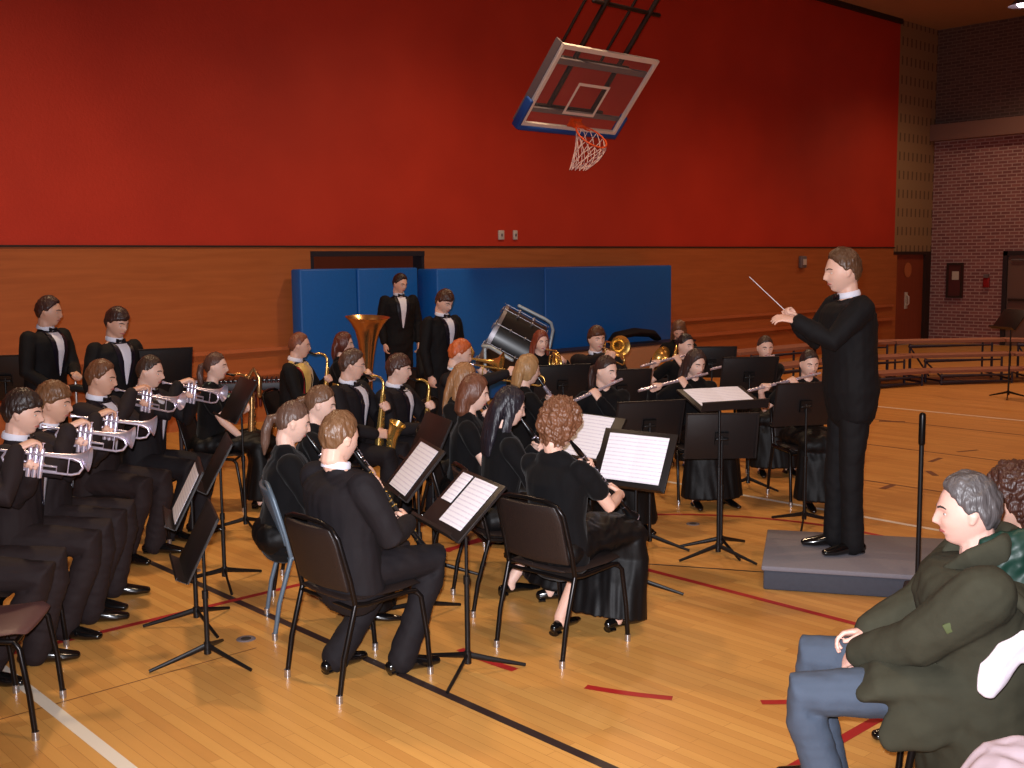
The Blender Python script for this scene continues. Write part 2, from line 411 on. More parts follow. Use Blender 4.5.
# dark red notice board and red fire alarm
p0, p1 = atX(948, 263, XC), atX(963, 298, XC)
t = empty('notice_board', (XC, (p0.y + p1.y) / 2, p1.z), 0, 'dark red framed notice board with a small white paper, on the far brick wall', 'notice board')
w = abs(p0.y - p1.y) / 2; h = p0.z - p1.z
b = MB(); b.box((-.05, -w, 0), (0, w, h)); build(b, 'board', 'poster', t, smooth=False)
b = MB()
for lo, hi in (((-.07, -w, 0), (-.05, w, .05)), ((-.07, -w, h - .05), (-.05, w, h)), ((-.07, -w, .05), (-.05, -w + .05, h - .05)), ((-.07, w - .05, .05), (-.05, w, h - .05))): b.box(lo, hi)
build(b, 'frame', 'trim_dark', t, smooth=False)
b = MB(); b.box((-.056, -.1, h * .52), (-.05, .06, h * .76)); build(b, 'notice', 'plate', t, smooth=False)
p = atX(987, 283, XC); t = empty('fire_alarm', (XC, p.y, p.z), 0, 'small red fire alarm box on the brick wall beside the grey door', 'fire alarm')
b = MB(); b.box((-.06, -.07, -.1), (0, .07, .12)); build(b, 'case', 'alarm_red', t, smooth=False, bevel=.01)
b = MB(); b.box((-.085, -.05, .12), (0, .05, .2)); build(b, 'strobe', 'plate_grey', t, smooth=False)
b = MB(); b.sweep([(XC - .03, 9.2, zb0), (XC - .03, 9.2, 3.4)], .03); o = build(b, 'wall_conduit', 'trim_dark'); tag(o, 'thin dark vertical conduit on the brick wall below the beam', 'conduit')
# outlet plates
for (px, py, ww, mm, lb) in ((501, 235, .055, 'plate', 'left and wider of two small switch plates low on the red wall'), (515, 235, .04, 'plate', 'right and narrower of two small switch plates low on the red wall')):
    p = atY(px, py, WY)
    t = empty('switch_plate', (p.x, WY + .012, p.z), 0, lb, 'switch plate')
    b = MB(); b.box((-ww, -.03, -.07), (ww, 0, .07)); build(b, 'plate', mm, t, smooth=False, bevel=.006)
    b = MB(); b.box((-.012, -.042, -.02), (.012, -.03, .02)); build(b, 'toggle', 'plate_grey', t, smooth=False)
p = atY(801, 262, WY); t = empty('wall_box', (p.x, WY, p.z), 0, 'small grey electrical box on the wood wall left of the conductor', 'box')
b = MB(); b.box((-.1, -.08, -.12), (.1, 0, .12)); build(b, 'case', 'plate_grey', t, smooth=False, bevel=.02)
b = MB(); b.box((-.05, -.1, -.06), (.05, -.08, .06)); build(b, 'cover', 'plate', t, smooth=False)
# ---------------- court lines (structure trims, 1-2 mm paint)
mat('line_white', (232, 222, 206), .45); mat('line_red', (168, 34, 34), .45); mat('line_black', (52, 38, 36), .45); mat('line_dark', (110, 62, 30), .5)
ln = [0]
def line(pts, w, m, z=.0012):
    V = []; F = []
    for i, p in enumerate(pts):
        a = np.array(pts[max(i - 1, 0)]); c = np.array(pts[min(i + 1, len(pts) - 1)]); t = vn(c - a); nn = A(-t[1], t[0])
        p = np.array(p); V += [(*(p + nn * w / 2), z), (*(p - nn * w / 2), z)]
    for i in range(len(pts) - 1): F.append((2 * i, 2 * i + 1, 2 * i + 3, 2 * i + 2))
    mb = MB(); mb.add(V, F); ln[0] += 1
    struct(mb, 'trim_%d' % (10 + ln[0]), m, smooth=False)
def arc(cx, cy, r, a0, a1, n=32): return [(cx + r * math.cos(math.radians(a0 + (a1 - a0) * i / n)), cy + r * math.sin(math.radians(a0 + (a1 - a0) * i / n))) for i in range(n + 1)]
line([(1.68, -8), (1.68, WY - .1)], .06, 'line_white')
line([(3.07, -8), (3.07, WY - .1)], .05, 'line_black')
line([(7.62, -8), (7.62, WY - .1)], .055, 'line_white')
line([(13.52, -8), (13.52, WY - .1)], .06, 'line_white')
line([(-.5, 5.8), (5.32, 5.8)], .05, 'line_red', .0016)
line([(-.5, 2.28), (5.32, 2.28)], .05, 'line_red', .0016)
line([(5.31, 2.28), (5.31, 5.8)], .05, 'line_red', .002)
line(arc(5.32, 4.04, 1.86, -90, 90), .045, 'line_red', .0024)
for k in range(7):
    a = 98 + k * 25.5; line(arc(5.32, 4.04, 1.83, a, a + 13, 6), .05, 'line_red', .0024)
line([(5.42, 4.57), (6.4, 2.9)], .02, 'line_black', .0012)
for x, w in ((8.91, .03), (10.68, .03), (12.42, .035)): line([(x, -8), (x, 7.5)], w, 'line_dark', .0012)
line([(1.2, 4.97), (2.75, 4.98)], .008, 'line_dark', .001)
for (xa, ya_), (xb, yb_), w in (((879, 421), (905, 422), .1), ((930, 462), (941, 458), .05), ((928, 471), (936, 476), .06), ((957, 452), (978, 450), .04), ((882, 489), (893, 485), .06)):
    a, c = at(xa, ya_), at(xb, yb_); line([(a.x, a.y), (c.x, c.y)], w, 'line_dark', .0015)
for i, (px, py) in enumerate(((246, 639), (693, 524), (193, 571))):
    p = at(px, py); t = empty('floor_socket', (p.x, p.y, 0), 0, ['round dark floor socket cover near the front music stands', 'small round floor socket cover beside the conductor stand', 'small round floor socket cover behind the trumpet stands'][i], 'floor socket')
    b = MB(); b.lathe([(0, .052), (.004, .048), (.005, .035), (.0035, .03), (.0035, 0)], (0, 0, 0), (0, 0, 1)); build(b, 'cover_ring', 'plate_grey', t)
    b = MB(); b.lathe([(.0035, .028), (.006, .024), (.006, 0)], (0, 0, 0), (0, 0, 1)); build(b, 'socket_lid', 'pit', t)

# ---------------- blue pads
def pad(name, x0, x1, y0, y1, z1, folds, label):
    t = empty(name, ((x0 + x1) / 2, y0, 0), 0, label, 'gym mat', 'blue gym mats standing against the wall')
    xs = [x0] + folds + [x1]
    for i in range(len(xs) - 1):
        b = MB(); b.box((xs[i] + .008 - (x0 + x1) / 2, 0, .02), (xs[i + 1] - .008 - (x0 + x1) / 2, y1 - y0, z1)); build(b, 'panel', 'blue_pad', t, bevel=.025)
    return t
YA = 12.0
xa = [atY(px, 300, YA).x for px in (300, 358, 419)]
pad('gym_mat', xa[0], xa[2], YA, YA + .22, 1.93, [xa[1]], 'blue vinyl gym mat on the left, standing in front of the doorway')
YB = 11.75
xb = [atY(px, 300, YB).x for px in (437, 545, 672)]
pad('gym_mat', xb[0], xb[2], YB, YB + .45, 1.91, [xb[1]], 'longer blue vinyl gym mat on the right, behind the bass drum')
# tan folding platform in front of the right mat
xt0, xt1 = atY(545, 360, 11.2).x, atY(695, 360, 11.2).x
zt_ = atY(600, 350, 11.2).z
t = empty('folded_platform', ((xt0 + xt1) / 2, 11.2, 0), 0, 'long tan folded platform in front of the right blue mat', 'platform')
w = (xt1 - xt0) / 2
b = MB(); b.box((-w, 0, .1), (w, .4, zt_)); build(b, 'body', 'tan_panel', t, bevel=.01)
b = MB(); b.box((-w - .01, -.01, zt_), (w + .01, .41, zt_ + .03)); build(b, 'top_edge', 'riser_frame', t, smooth=False)
for s in (-1, 0, 1):
    b = MB(); b.box((s * (w - .2) - .05, .05, 0), (s * (w - .2) + .05, .35, .1)); build(b, 'foot', 'riser_frame', t, smooth=False)
# dark folded gear on top of it
p = atY(637, 347, 11.35)
b = MB(); b.sweep([(-.55, 0, .02), (-.4, 0, .12), (0, 0, .15), (.4, 0, .11), (.55, 0, .02)], [(.04, .09), (.06, .12), (.07, .13), (.06, .12), (.04, .09)], hint=(0, 0, 1)); 
o = build(b, 'equipment_bag', 'suit'); o.location = (p.x, 11.4, zt_ + .06); tag(o, 'long dark equipment bag lying on the tan platform', 'bag')

# ---------------- choral risers (curved, three steps)
base = [at(792, 401), at(873, 389.5), at(930, 385.5), at(1024, 383), at(1110, 386)]
base = [Vector((p.x, p.y, 0)) for p in base]
def off(pts, d):
    out = []
    for i, p in enumerate(pts):
        a = pts[max(i - 1, 0)]; c = pts[min(i + 1, len(pts) - 1)]; t = (c - a).normalized(); nn = Vector((-t.y, t.x, 0))
        if nn.x + nn.y < 0: nn = -nn
        out.append(p + nn * d)
    return out
for si in range(4):
    pa = [base[si], base[si + 1]]
    lab = ['leftmost choral riser section, partly hidden behind the conductor', 'choral riser section just right of the conductor', 'choral riser section in front of the notice board', 'rightmost choral riser section by the grey door'][si]
    t = empty('choral_riser', ((pa[0] + pa[1]) / 2), 0, lab, 'riser', 'choral risers along the back of the gym')
    o0 = t.location.copy()
    for r in range(3):
        f = off(base, .46 * r + .02); g = off(base, .46 * (r + 1)); z = .2 * (r + 1) + .03
        fa, fb, ga, gb = f[si] - o0, f[si + 1] - o0, g[si] - o0, g[si + 1] - o0
        k = (fb - fa).normalized() * .015; fa += k; ga += k; fb -= k; gb -= k
        b = MB(); V = [(*fa.xy, z - .045), (*fb.xy, z - .045), (*gb.xy, z - .045), (*ga.xy, z - .045), (*fa.xy, z), (*fb.xy, z), (*gb.xy, z), (*ga.xy, z)]
        b.add(V, [(3, 2, 1, 0), (4, 5, 6, 7), (0, 1, 5, 4), (1, 2, 6, 5), (2, 3, 7, 6), (3, 0, 4, 7)])
        dk = build(b, 'step', 'riser_top', t, smooth=False)
        b = MB(); rr = .018
        for q in (.12, .88):
            a = fa.lerp(fb, q); c = ga.lerp(gb, q)
            b.sweep([(*a.xy, z - .05), (*a.xy, .0)], rr, n=8, cap='flat'); b.sweep([(*c.xy, z - .05), (*c.xy, .0)], rr, n=8, cap='flat')
            b.sweep([(*a.xy, .06), (*c.xy, .06)], rr * .8, n=8)
        a = fa.lerp(fb, .12); c = fa.lerp(fb, .88)
        b.sweep([(*a.xy, z - .09), (*c.xy, z - .09)], (.03, .012), hint=(0, 0, 1), n=8)
        if r == 0: b.sweep([(*a.xy, .04), (*c.xy, .04)], (.035, .012), hint=(0, 0, 1), n=8)
        if r > 0:
            a2 = fa.lerp(fb, .3); b.sweep([(*a.xy, z - .1), (*a2.xy, .05)], rr * .8, n=8)
        build(b, 'riser_frame', 'riser_frame', t)
# ---------------- conductor podium
PZ = .15
FL = at(757, 565, PZ); BL = at(775, 530, PZ); BR = at(925, 538, PZ)
ud = (BL - FL); wd = (BR - BL).normalized() * 1.22
t = empty('podium', ((FL + BL) / 2 + wd / 2).xy.to_3d(), 0, 'low grey carpeted podium the conductor stands on', 'podium')
hw = 1.22 / 2; hd = ud.length / 2; t.rotation_euler.z = math.atan2(wd.y, wd.x)
b = MB(); b.box((-hw, -hd, 0), (hw, hd, PZ - .03)); build(b, 'base', 'podium_side', t, bevel=.01)
b = MB(); b.box((-hw - .012, -hd - .012, PZ - .03), (hw + .012, hd + .012, PZ)); build(b, 'carpet_top', 'podium_top', t, bevel=.008)
# ---------------- basketball goal
r = CR @ np.array([590.5 - 512., 92.5 - 384., CF]); r /= (CR.T @ r)[2]
GC = Vector(np.array([0, 0, CH]) + r * 14.4)
t = empty('basketball_goal', GC, 0, 'glass basketball backboard with orange rim, tilted up under the ceiling', 'basketball goal')
Hh = Vector((0, -.667, .745)).normalized(); Nn = Vector((0, -.745, -.667)).normalized(); Wx = Vector((1, 0, 0))
G = Matrix((Wx, Hh, Nn)).transposed().to_4x4()      # local: x width, y up the board, z front
def gb(name, m, fn, **k):
    b = MB(); fn(b); Rg = np.array(G.to_3x3()); b.xf(Rg, (0, 0, 0)); return build(b, name, m, t, **k)
W2, H2 = .915, .61
gb('backboard', 'glass', lambda b: b.box((-W2, -H2, -.006), (W2, H2, .006)), smooth=False)
def fr(b):
    for lo, hi in (((-W2, H2 - .06, -.03), (W2, H2, .015)), ((-W2, -H2, -.03), (W2, -H2 + .06, .015)), ((-W2, -H2 + .06, -.03), (-W2 + .05, H2 - .06, .015)), ((W2 - .05, -H2 + .06, -.03), (W2, H2 - .06, .015))): b.box(lo, hi)
gb('frame', 'board_frame', fr, smooth=False)
def fr2(b):
    b.box((-W2 - .02, -H2, -.14), (-W2 + .01, H2, -.03)); b.box((-W2, -.42, -.1), (W2, -.36, -.06)); b.box((-W2, .30, -.1), (W2, .38, -.06))
gb('rear_frame', 'plate_grey', fr2, smooth=False)
def tg(b):
    for lo, hi in (((-.3, .08, .0065), (.3, .12, .009)), ((-.3, -.36, .0065), (.3, -.32, .009)), ((-.3, -.32, .0065), (-.26, .08, .009)), ((.26, -.32, .0065), (.3, .08, .009))): b.box(lo, hi)
gb('target_square', 'board_frame', tg, smooth=False)
def pdn(b):
    b.box((-W2 - .03, -H2 - .05, -.1), (W2 + .03, -H2 + .015, .045)); b.box((-W2 - .05, -H2 - .05, -.1), (-W2 + .005, -.22, .03)); b.box((W2 - .005, -H2 - .05, -.1), (W2 + .05, -.3, .03))
gb('edge_padding', 'board_pad', pdn, bevel=.02)
RY = -.42; RC = A(0, RY, .02 + .15 + .2286)
def rim(b):
    b.box((-.1, RY - .11, .01), (.1, RY + .02, .03)); b.box((-.07, RY - .02, .03), (.07, RY + .0, .19))
    b.sweep([(-.07, RY - .09, .03), (-.1, RY - .01, .24)], .01, n=6); b.sweep([(.07, RY - .09, .03), (.1, RY - .01, .24)], .01, n=6)
    b.sweep([(RC[0] + .2286 * math.cos(a), RY, RC[2] + .2286 * math.sin(a)) for a in np.arange(32) * 2 * PI / 32], .012, n=8, closed=True)
gb('rim', 'rim_orange', rim)
Rg = np.array(G.to_3x3()); cen = Rg @ RC
b = MB(); K = 12
def netp(i, lv):
    a = i * 2 * PI / K; top = Rg @ (RC + A(.2286 * math.cos(a), 0, .2286 * math.sin(a)))
    f = lv / 5.; r0 = .2286 * (1 - .52 * f); flat = cen - A(.17 * f, -.157 * f, 0) + A(r0 * math.cos(a) , -.745 * r0 * math.sin(a) * (1 - .25 * f), 0)
    p = top * (1 - min(1, f * .8)) + np.array([flat[0], flat[1], 0]) * min(1, f * .8)
    p[2] = top[2] * (1 - f) + (cen[2] - .43) * f
    return p
for lv in range(5):
    for i in range(K):
        b.sweep([netp(i + (lv % 2) * .5, lv), netp(i + .5 + (lv % 2) * .5, lv + 1)], .0055, n=5, cap='flat')
        b.sweep([netp(i + (lv % 2) * .5, lv), netp(i - .5 + (lv % 2) * .5, lv + 1)], .0055, n=5, cap='flat')
build(b, 'net', 'net', t)
def mast(b):
    L = (ZC - GC.z) / Hh.z
    for x in (-.42, .42):
        b.sweep([(x, -.42, -.16), (x, L * 1.0, -.16)], .035, n=10, cap='flat'); b.sweep([(x - .2 , .2, -.3), (x - .2 , L * 1.1, -.3)], .02, n=8, cap='flat')
    for y in (-.38, .34, 1.15, 2.6): b.sweep([(-.62, y, -.17), (.62, y, -.17)], .03, n=8)
    b.sweep([(-.42, 1.2, -.16), (.42, 2.55, -.16)], .018, n=8)
gb('support_mast', 'steel_dark', mast)
# bright ceiling lamp (visible) and its row
LAMPS = [(2.5, 8.8), (9.5, 9.2), (16.5, 9.0), (2.5, 1.5), (10., 1.5), (19, 3)]
pl = at(1024, 7, ZC - .35)
# ================================================================ PEOPLE
def skull(D, face=True):
    x, y, z = D[:, 0], D[:, 1], D[:, 2]
    P = D * A(.097, .077, .118)
    t = np.clip(-z, 0, 1)
    P[:, 1] *= 1 - .30 * t ** 1.5
    P[:, 0] = np.where(x < 0, P[:, 0] * (1 - .45 * t ** 1.1), P[:, 0])
    P[:, 0] += .016 * np.exp(-((z + .9) / .3) ** 2) * np.clip(x + .2, 0, 1)
    if not face: return P
    yy, zz, fr = P[:, 1].copy(), P[:, 2].copy(), (x > .25).astype(float)
    g = lambda a, s: np.exp(-(a / s) ** 2)
    prof = np.where(zz > -.032, np.clip((.016 - zz) / .048, 0, 1), np.clip((zz + .046) / .014, 0, 1))
    P[:, 0] += fr * .027 * prof * g(yy, .0115)
    P[:, 0] -= fr * .010 * g(np.abs(yy) - .031, .015) * g(zz, .012)
    P[:, 0] += fr * .005 * g(zz - .021, .010) * g(yy, .05)
    P[:, 0] += fr * .004 * g(np.abs(yy) - .04, .02) * g(zz + .03, .02)
    P[:, 0] += fr * .006 * g(zz + .062, .010) * g(yy, .022)
    P[:, 0] -= fr * .004 * g(zz + .079, .008) * g(yy, .025)
    P[:, 0] += fr * .007 * g(zz + .1, .015) * g(yy, .022)
    return P
def usphere(n, m):
    b = MB(); b.ball((0, 0, 0), 1, n, m); return b.arr(), b.f
HD, HF = usphere(56, 44)
HEADV = skull(HD)
HB = BVHTree.FromPolygons([Vector(v) for v in HEADV], HF)
def fx(y, z):
    h = HB.ray_cast(Vector((.3, y, z)), Vector((-1, 0, 0))); return h[0].x if h[0] else .08
def rotm(yaw, pitch, roll=0):
    return np.array(Matrix.Rotation(math.radians(yaw), 3, 'Z') @ Matrix.Rotation(math.radians(pitch), 3, 'Y') @ Matrix.Rotation(math.radians(roll), 3, 'X'))
def ik(S, W, L1, L2, pole):
    d = W - S; L = np.linalg.norm(d)
    if L > (L1 + L2) * .985: k = L / ((L1 + L2) * .985); L1 *= k; L2 *= k
    u = d / L; a = (L1 * L1 - L2 * L2 + L * L) / (2 * L); h = math.sqrt(max(1e-6, L1 * L1 - a * a))
    p = np.array(pole, dtype=float); p = vn(p - u * np.dot(p, u))
    return S + u * a + p * h
def hand(mb, W, d, back, side, curl=45, k=1., spread=.0):
    d = vn(np.array(d, dtype=float)); z = np.array(back, dtype=float); z = vn(z - d * np.dot(z, d)); y = np.cross(z, d) * side   # side +1 = right hand
    fr = lambda x, yy, zz: np.array(W) + (d * x + y * yy + z * zz) * k
    mb.sweep([fr(-.012, 0, 0), fr(.02, 0, 0), fr(.055, .001, 0), fr(.086, 0, -.002)], [(.021 * k, .026 * k), (.017 * k, .033 * k), (.014 * k, .04 * k), (.011 * k, .039 * k)], hint=z, n=14)
    for i, (yy, L) in enumerate(((.031, .072), (.0105, .08), (-.0105, .075), (-.031, .06))):
        p = A(.085, yy, -.002); an = 0.; pts = [p + A(-.012, 0, 0), p]; c = curl * (1 + .08 * i)
        for fL, fc in ((.45, 1.), (.31, 1.1), (.24, .7)):
            an += math.radians(c * fc)
            p = p + A(math.cos(an), spread * (1.5 - i) * .12, -math.sin(an)) * L * fL; pts.append(p)
        mb.sweep([fr(*q) for q in pts], [.0088 * k, .0088 * k, .0082 * k, .0076 * k, .0068 * k], hint=y, n=9)
    c = min(1, curl / 60.)
    mb.sweep([fr(.018, .022, -.004), fr(.042, .048, -.012 - .012 * c), fr(.068, .056 - .016 * c, -.018 - .02 * c), fr(.09, .056 - .03 * c, -.02 - .024 * c)], [.014 * k, .0115 * k, .0095 * k, .0085 * k], hint=z, n=9)
def gripw(G, d, back, k=1.):
    d = vn(np.array(d, dtype=float)); z = np.array(back, dtype=float); z = vn(z - d * np.dot(z, d))
    return np.array(G) - d * .088 * k + z * .026 * k

def smooth01(x): x = np.clip(x, 0, 1); return x * x * (3 - 2 * x)
def hair(style, HC, Rh, rgb, parent, vox, hs=1., N=None):
    D, F = HD, HF
    az = np.degrees(np.arctan2(np.abs(D[:, 1]), D[:, 0]))
    if style in ('short', 'crew', 'fringe', 'balding'): ks = [(0, .60), (30, .56), (55, .36), (72, .12), (82, -.10), (96, .0), (108, -.22), (125, -.50), (180, -.62)]
    elif style == 'curly': ks = [(0, .5), (30, .42), (50, .1), (65, -.3), (85, -.75), (110, -.95), (180, -.98)]
    elif style in ('pony', 'bun'): ks = [(0, .58), (35, .52), (60, .28), (78, .1), (92, .05), (108, -.25), (130, -.5), (180, -.55)]
    else: ks = [(0, .58), (28, .52), (48, .25), (62, -.2), (80, -.6), (110, -.9), (180, -.95)]
    if style == 'fringe': ks[0] = (0, .28); ks[1] = (30, .30); ks[2] = (55, .22)
    if style == 'balding': ks[0] = (0, .86); ks[1] = (30, .72); ks[2] = (55, .42)
    line = np.interp(az, [k[0] for k in ks], [k[1] for k in ks]) + .05 * pnoise(D, 16, 3) + .03 * pnoise(D, 40, 8) - .04
    mask = smooth01((D[:, 2] - line) / (.2 if style in ('short', 'crew', 'fringe', 'balding') else .14))
    th = {'short': .017, 'crew': .010, 'fringe': .02, 'balding': .011, 'curly': .046, 'pony': .011, 'bun': .010}.get(style, .018)
    base = skull(D, False)
    top = np.clip(D[:, 2], 0, 1)
    t = th * (.65 + .5 * top)
    if style == 'curly': t = t + .014 * pnoise(D, 15, 1) + .014 * pnoise(D, 40, 5)
    elif style in ('short', 'fringe'): t = t + .0035 * pnoise(D * A(1, 1, .4), 38, 2) + .005 * pnoise(D, 9, 4)
    else: t = t + .0015 * pnoise(D * A(1, 1, .3), 40, 2)
    P = base * (1 + (mask * (t + .006) - .016 + .0 * mask)[:, None] / np.linalg.norm(base, axis=1)[:, None] + mask[:, None] * .008 / .1)
    b = MB(); b.add(P, F)
    H = lambda *p: A(*p)
    if style == 'pony':
        b.sweep([H(-.085, 0, .02), H(-.125, 0, .0), H(-.135, 0, -.07), H(-.125, 0, -.15), H(-.115, 0, -.21)], [(.02, .022), (.028, .03), (.03, .034), (.024, .028), (.008, .01)], hint=(1, 0, 0))
    if style == 'bun': b.ball((-.10, 0, .03), (.035, .042, .04))
    if style == 'long':
        b.sweep([H(-.03, 0, .06), H(-.07, 0, -.02), H(-.085, 0, -.12), H(-.085, 0, -.22), H(-.08, 0, -.31)], [(.06, .08), (.05, .088), (.042, .098), (.036, .1), (.016, .085)], hint=(1, 0, 0), n=20)
        for s in (-1, 1): b.sweep([H(-.01, s * .07, .03), H(-.005, s * .083, -.05), H(-.01, s * .085, -.13), H(-.02, s * .085, -.22)], [(.04, .014), (.035, .016), (.032, .018), (.015, .01)], hint=(1, 0, 0))
    if style == 'bob':
        b.sweep([H(-.03, 0, .04), H(-.055, 0, -.05), H(-.055, 0, -.13), H(-.045, 0, -.16)], [(.07, .085), (.06, .1), (.055, .1), (.03, .08)], hint=(1, 0, 0), n=20)
    if style == 'half':
        b.sweep([H(-.04, 0, .05), H(-.08, 0, -.03), H(-.09, 0, -.12), H(-.085, 0, -.2)], [(.05, .07), (.045, .08), (.035, .08), (.015, .06)], hint=(1, 0, 0), n=20)
    b.v = [v * hs for v in b.v]; b.xf(Rh, HC)
    nz = [(.0028, 80, (1, 1, .35)), (.002, 140, (1, 1, .5))]
    if style == 'curly': nz = [(.008, 90, (1, 1, 1)), (.005, 150, (1, 1, 1))]
    elif style in ('long', 'bob', 'half', 'pony'): nz = [(.0035, 70, (1, 1, .15)), (.0025, 120, (1, 1, .2))]
    return build(b, 'hair', hairm(rgb), parent, vox=max(vox * .8, .0045), sm=1, noise=nz)

def person(label, loc, rz, top=1.3, z0=0., seated=True, sex='m', hstyle='short', hcol=(60, 42, 32), skn=(216, 172, 150), suit='suit', lean=4., yaw=0., pitch=8.,
           grips=None, feet=None, knees=None, group=None, sleeve='long', extras=(), wide=None, hs=1., low=False, head_side=0.):
    d0 = depth((loc[0], loc[1], 1.)); vox = min(.0085, max(.0048, d0 * .00095))
    R = empty('person', (loc[0], loc[1], z0), rz, label, 'person', group)
    fem = sex == 'f'; wide = wide or (1.04 if fem else 1.1); hs = hs * (.95 if fem else 1.)
    hipz = .545 if seated else .53 * top
    TL = top - hipz - (.262 if not fem else .272) * hs
    Rl = rotm(0, lean)
    hip = A(0, 0, hipz); N = hip + Rl @ A(0, 0, TL)
    HC = N + Rl @ A(.026, head_side, .148 * hs); HC[2] = top - .118 * hs if lean < 20 else HC[2]
    Rh = rotm(yaw, pitch)
    hw = (.155 if fem else .178) * wide
    S = {s: N + Rl @ A(.0, -s * hw, -.055) for s in (1, -1)}     # +1 right
    k = .92 if fem else .97
    L1, L2 = .285 * k, .25 * k
    Mth = HC + Rh @ (A(.105, 0, -.062) * hs)
    # arms
    arms = {}
    for s in (1, -1):
        g = (grips or {}).get(s)
        if callable(g): g = g(Mth, HC, N, S)
        if g is None: g = dict(w=S[s] + A(.22, s * .03, -.36) if seated else S[s] + A(.05, -s * .03, -.53), d=(.9, s * .25, -.15) if seated else (.15, 0, -1), back=(0, 0, 1) if seated else (0, -s, 0), curl=25)
        W = g['w'] if 'w' in g else gripw(g['G'], g['d'], g['back'], k)
        E = ik(S[s], np.array(W, dtype=float), L1, L2, g.get('pole', (-.25, -s * .55, -1.)))
        arms[s] = (S[s], E, np.array(W, dtype=float), g)
    # legs
    legs = {}
    kn = knees or {}
    for s in (1, -1):
        h = A(0, -s * .088, hipz)
        if seated:
            kk = np.array(kn.get(s, (.44, -s * .13, .53 if not fem else .51)), dtype=float); f = (feet or {}).get(s, (.42, -s * .13)); an = A(f[0], f[1], .085)
        else:
            f = (feet or {}).get(s, (0., -s * .1)); an = A(f[0], f[1], .085); kk = (h + an) / 2 + A(.02, 0, .0)
        legs[s] = (h, kk, an)
    # ---- body : one continuous skin
    b = MB()
    hv = HEADV * hs; b.add(hv @ Rh.T + HC, HF)
    for s in (1, -1):
        b.sweep([HC + Rh @ (A(-.008, s * .072, .018) * hs), HC + Rh @ (A(-.002, s * .080, 0) * hs), HC + Rh @ (A(.002, s * .076, -.026) * hs)], [(.013, .006), (.017, .007), (.008, .006)], hint=Rh @ A(1, 0, 0), n=10)
    nr = .047 if fem else .056
    b.sweep([HC + Rh @ (A(-.02, 0, -.04) * hs), HC + Rh @ (A(-.022, 0, -.1) * hs), N + A(.0, 0, .0), N + A(0, 0, -.06)], [nr, nr, nr * 1.1, nr * 1.3])
    sp = lambda f, x=0.: hip + Rl @ A(x, 0, TL * f)
    ck = .95 if fem else 1.
    b.sweep([sp(-.08), sp(.2), sp(.5), sp(.74, .01), sp(.89), sp(.99)], [(.09, .14), (.09, .125), (.09, .13), (.1 * ck, .155 * ck), (.075, .15 * ck), (.045, .07)], hint=(1, 0, 0), n=20)
    for s in (1, -1):
        S_, E, W, g = arms[s]
        b.sweep([S_, S_ * .5 + E * .5, E, E * .5 + W * .5, W], [.04 * k, .042 * k, .036 * k, .034 * k, .024 * k], n=12)
        hand(b, W, g['d'], g['back'], s, g.get('curl', 45), k * 1.0)
        h, kk, an = legs[s]
        b.sweep([h, kk, kk * .6 + an * .4, an, an + A(0, 0, -.03)], [.06 if not fem else .048, .046 if not fem else .04, .048 if not fem else .042, .034, .034], n=12)
    body = build(b, 'body', skin(skn), R, vox=vox, sm=1)
    # ---- face parts
    def hp(x, y, z): return HC + Rh @ (A(x, y, z) * hs)
    for s in (1, -1):
        c = hp(fx(s * .031, 0) - .006, s * .031, -.001)
        e = MB(); e.ball((0, 0, 0), (.0085 * hs, .0135 * hs, .0062 * hs), 12, 8); e.xf(Rh, c); eo = build(e, 'eye', 'eye_white', R)
        e = MB(); e.ball((.0055, 0, -.0005), (.004, .0062, .0058), 10, 6); e.xf(Rh, c); build(e, 'iris', 'iris', eo)
        pts = [hp(fx(s * y, z) + .0005, s * y, z) for y, z in ((.016, .019), (.028, .0235), (.040, .0225), (.048, .018))]
        e = MB(); e.sweep(pts, [(.0028, .0035), (.0032, .004), (.003, .0035), (.002, .002)], n=8); build(e, 'eyebrow', hairm(tuple(int(c_ * .7) for c_ in hcol)), R)
    e = MB(); e.sweep([hp(fx(y, z) + .0005, y, z) for y, z in ((-.024, -.0615), (-.01, -.0605), (0, -.0615), (.01, -.0605), (.024, -.0615))], [(.0025, .003), (.003, .006), (.003, .006), (.003, .006), (.0025, .003)], hint=(1, 0, 0), n=8); build(e, 'lips', 'lips', R)
    hair(hstyle, HC, Rh, hcol, R, vox, hs)
    # ---- clothes
    cv = max(.0085, vox * 1.25)
    b = MB(); tb = MB(); w = wide
    if not fem:
        q_ = 1. if seated else .9
        rings = [(-.16, 0, .125 * q_, .180 * q_), (.05, 0, .13, .175), (.3, 0, .122, .168), (.55, .004, .125, .178), (.72, .008, .130, .190), (.84, .004, .118, .202), (.91, .0, .096, .180), (.955, -.004, .076, .125), (.985, -.006, .058, .07)]
    else:
        rings = [(-.12, 0, .12, .168), (.05, 0, .12, .165), (.3, 0, .105, .140), (.55, .008, .115, .150), (.72, .014, .122, .160), (.84, .004, .098, .166), (.90, -.002, .082, .150), (.945, -.008, .066, .118)]
    tb.sweep([sp(f, x) for f, x, a, c in rings], [(a * (w if f < .93 else 1), c * (w if f < .93 else 1)) for f, x, a, c in rings], hint=(1, 0, 0), n=24)
    b.v += tb.v; b.f += tb.f; b.n = tb.n
    for s in (1, -1):
        S_, E, W, g = arms[s]; S2 = S_ + A(0, s * .012, -.008)
        if sleeve == 'long':
            We = W + vn(E - W) * .022
            b.sweep([S2, S_ * .6 + E * .4, E, E * .5 + We * .5, We], [(.066 * w) * k, .062 * w * k, .054 * w * k, .049 * w * k, .041 * w * k], n=14, cap='round')
        else:
            Em = S_ * .45 + E * .55
            b.sweep([S2, S_ * .7 + Em * .3, Em], [.064 * k, .064 * k, .06 * k], n=14, cap='round')
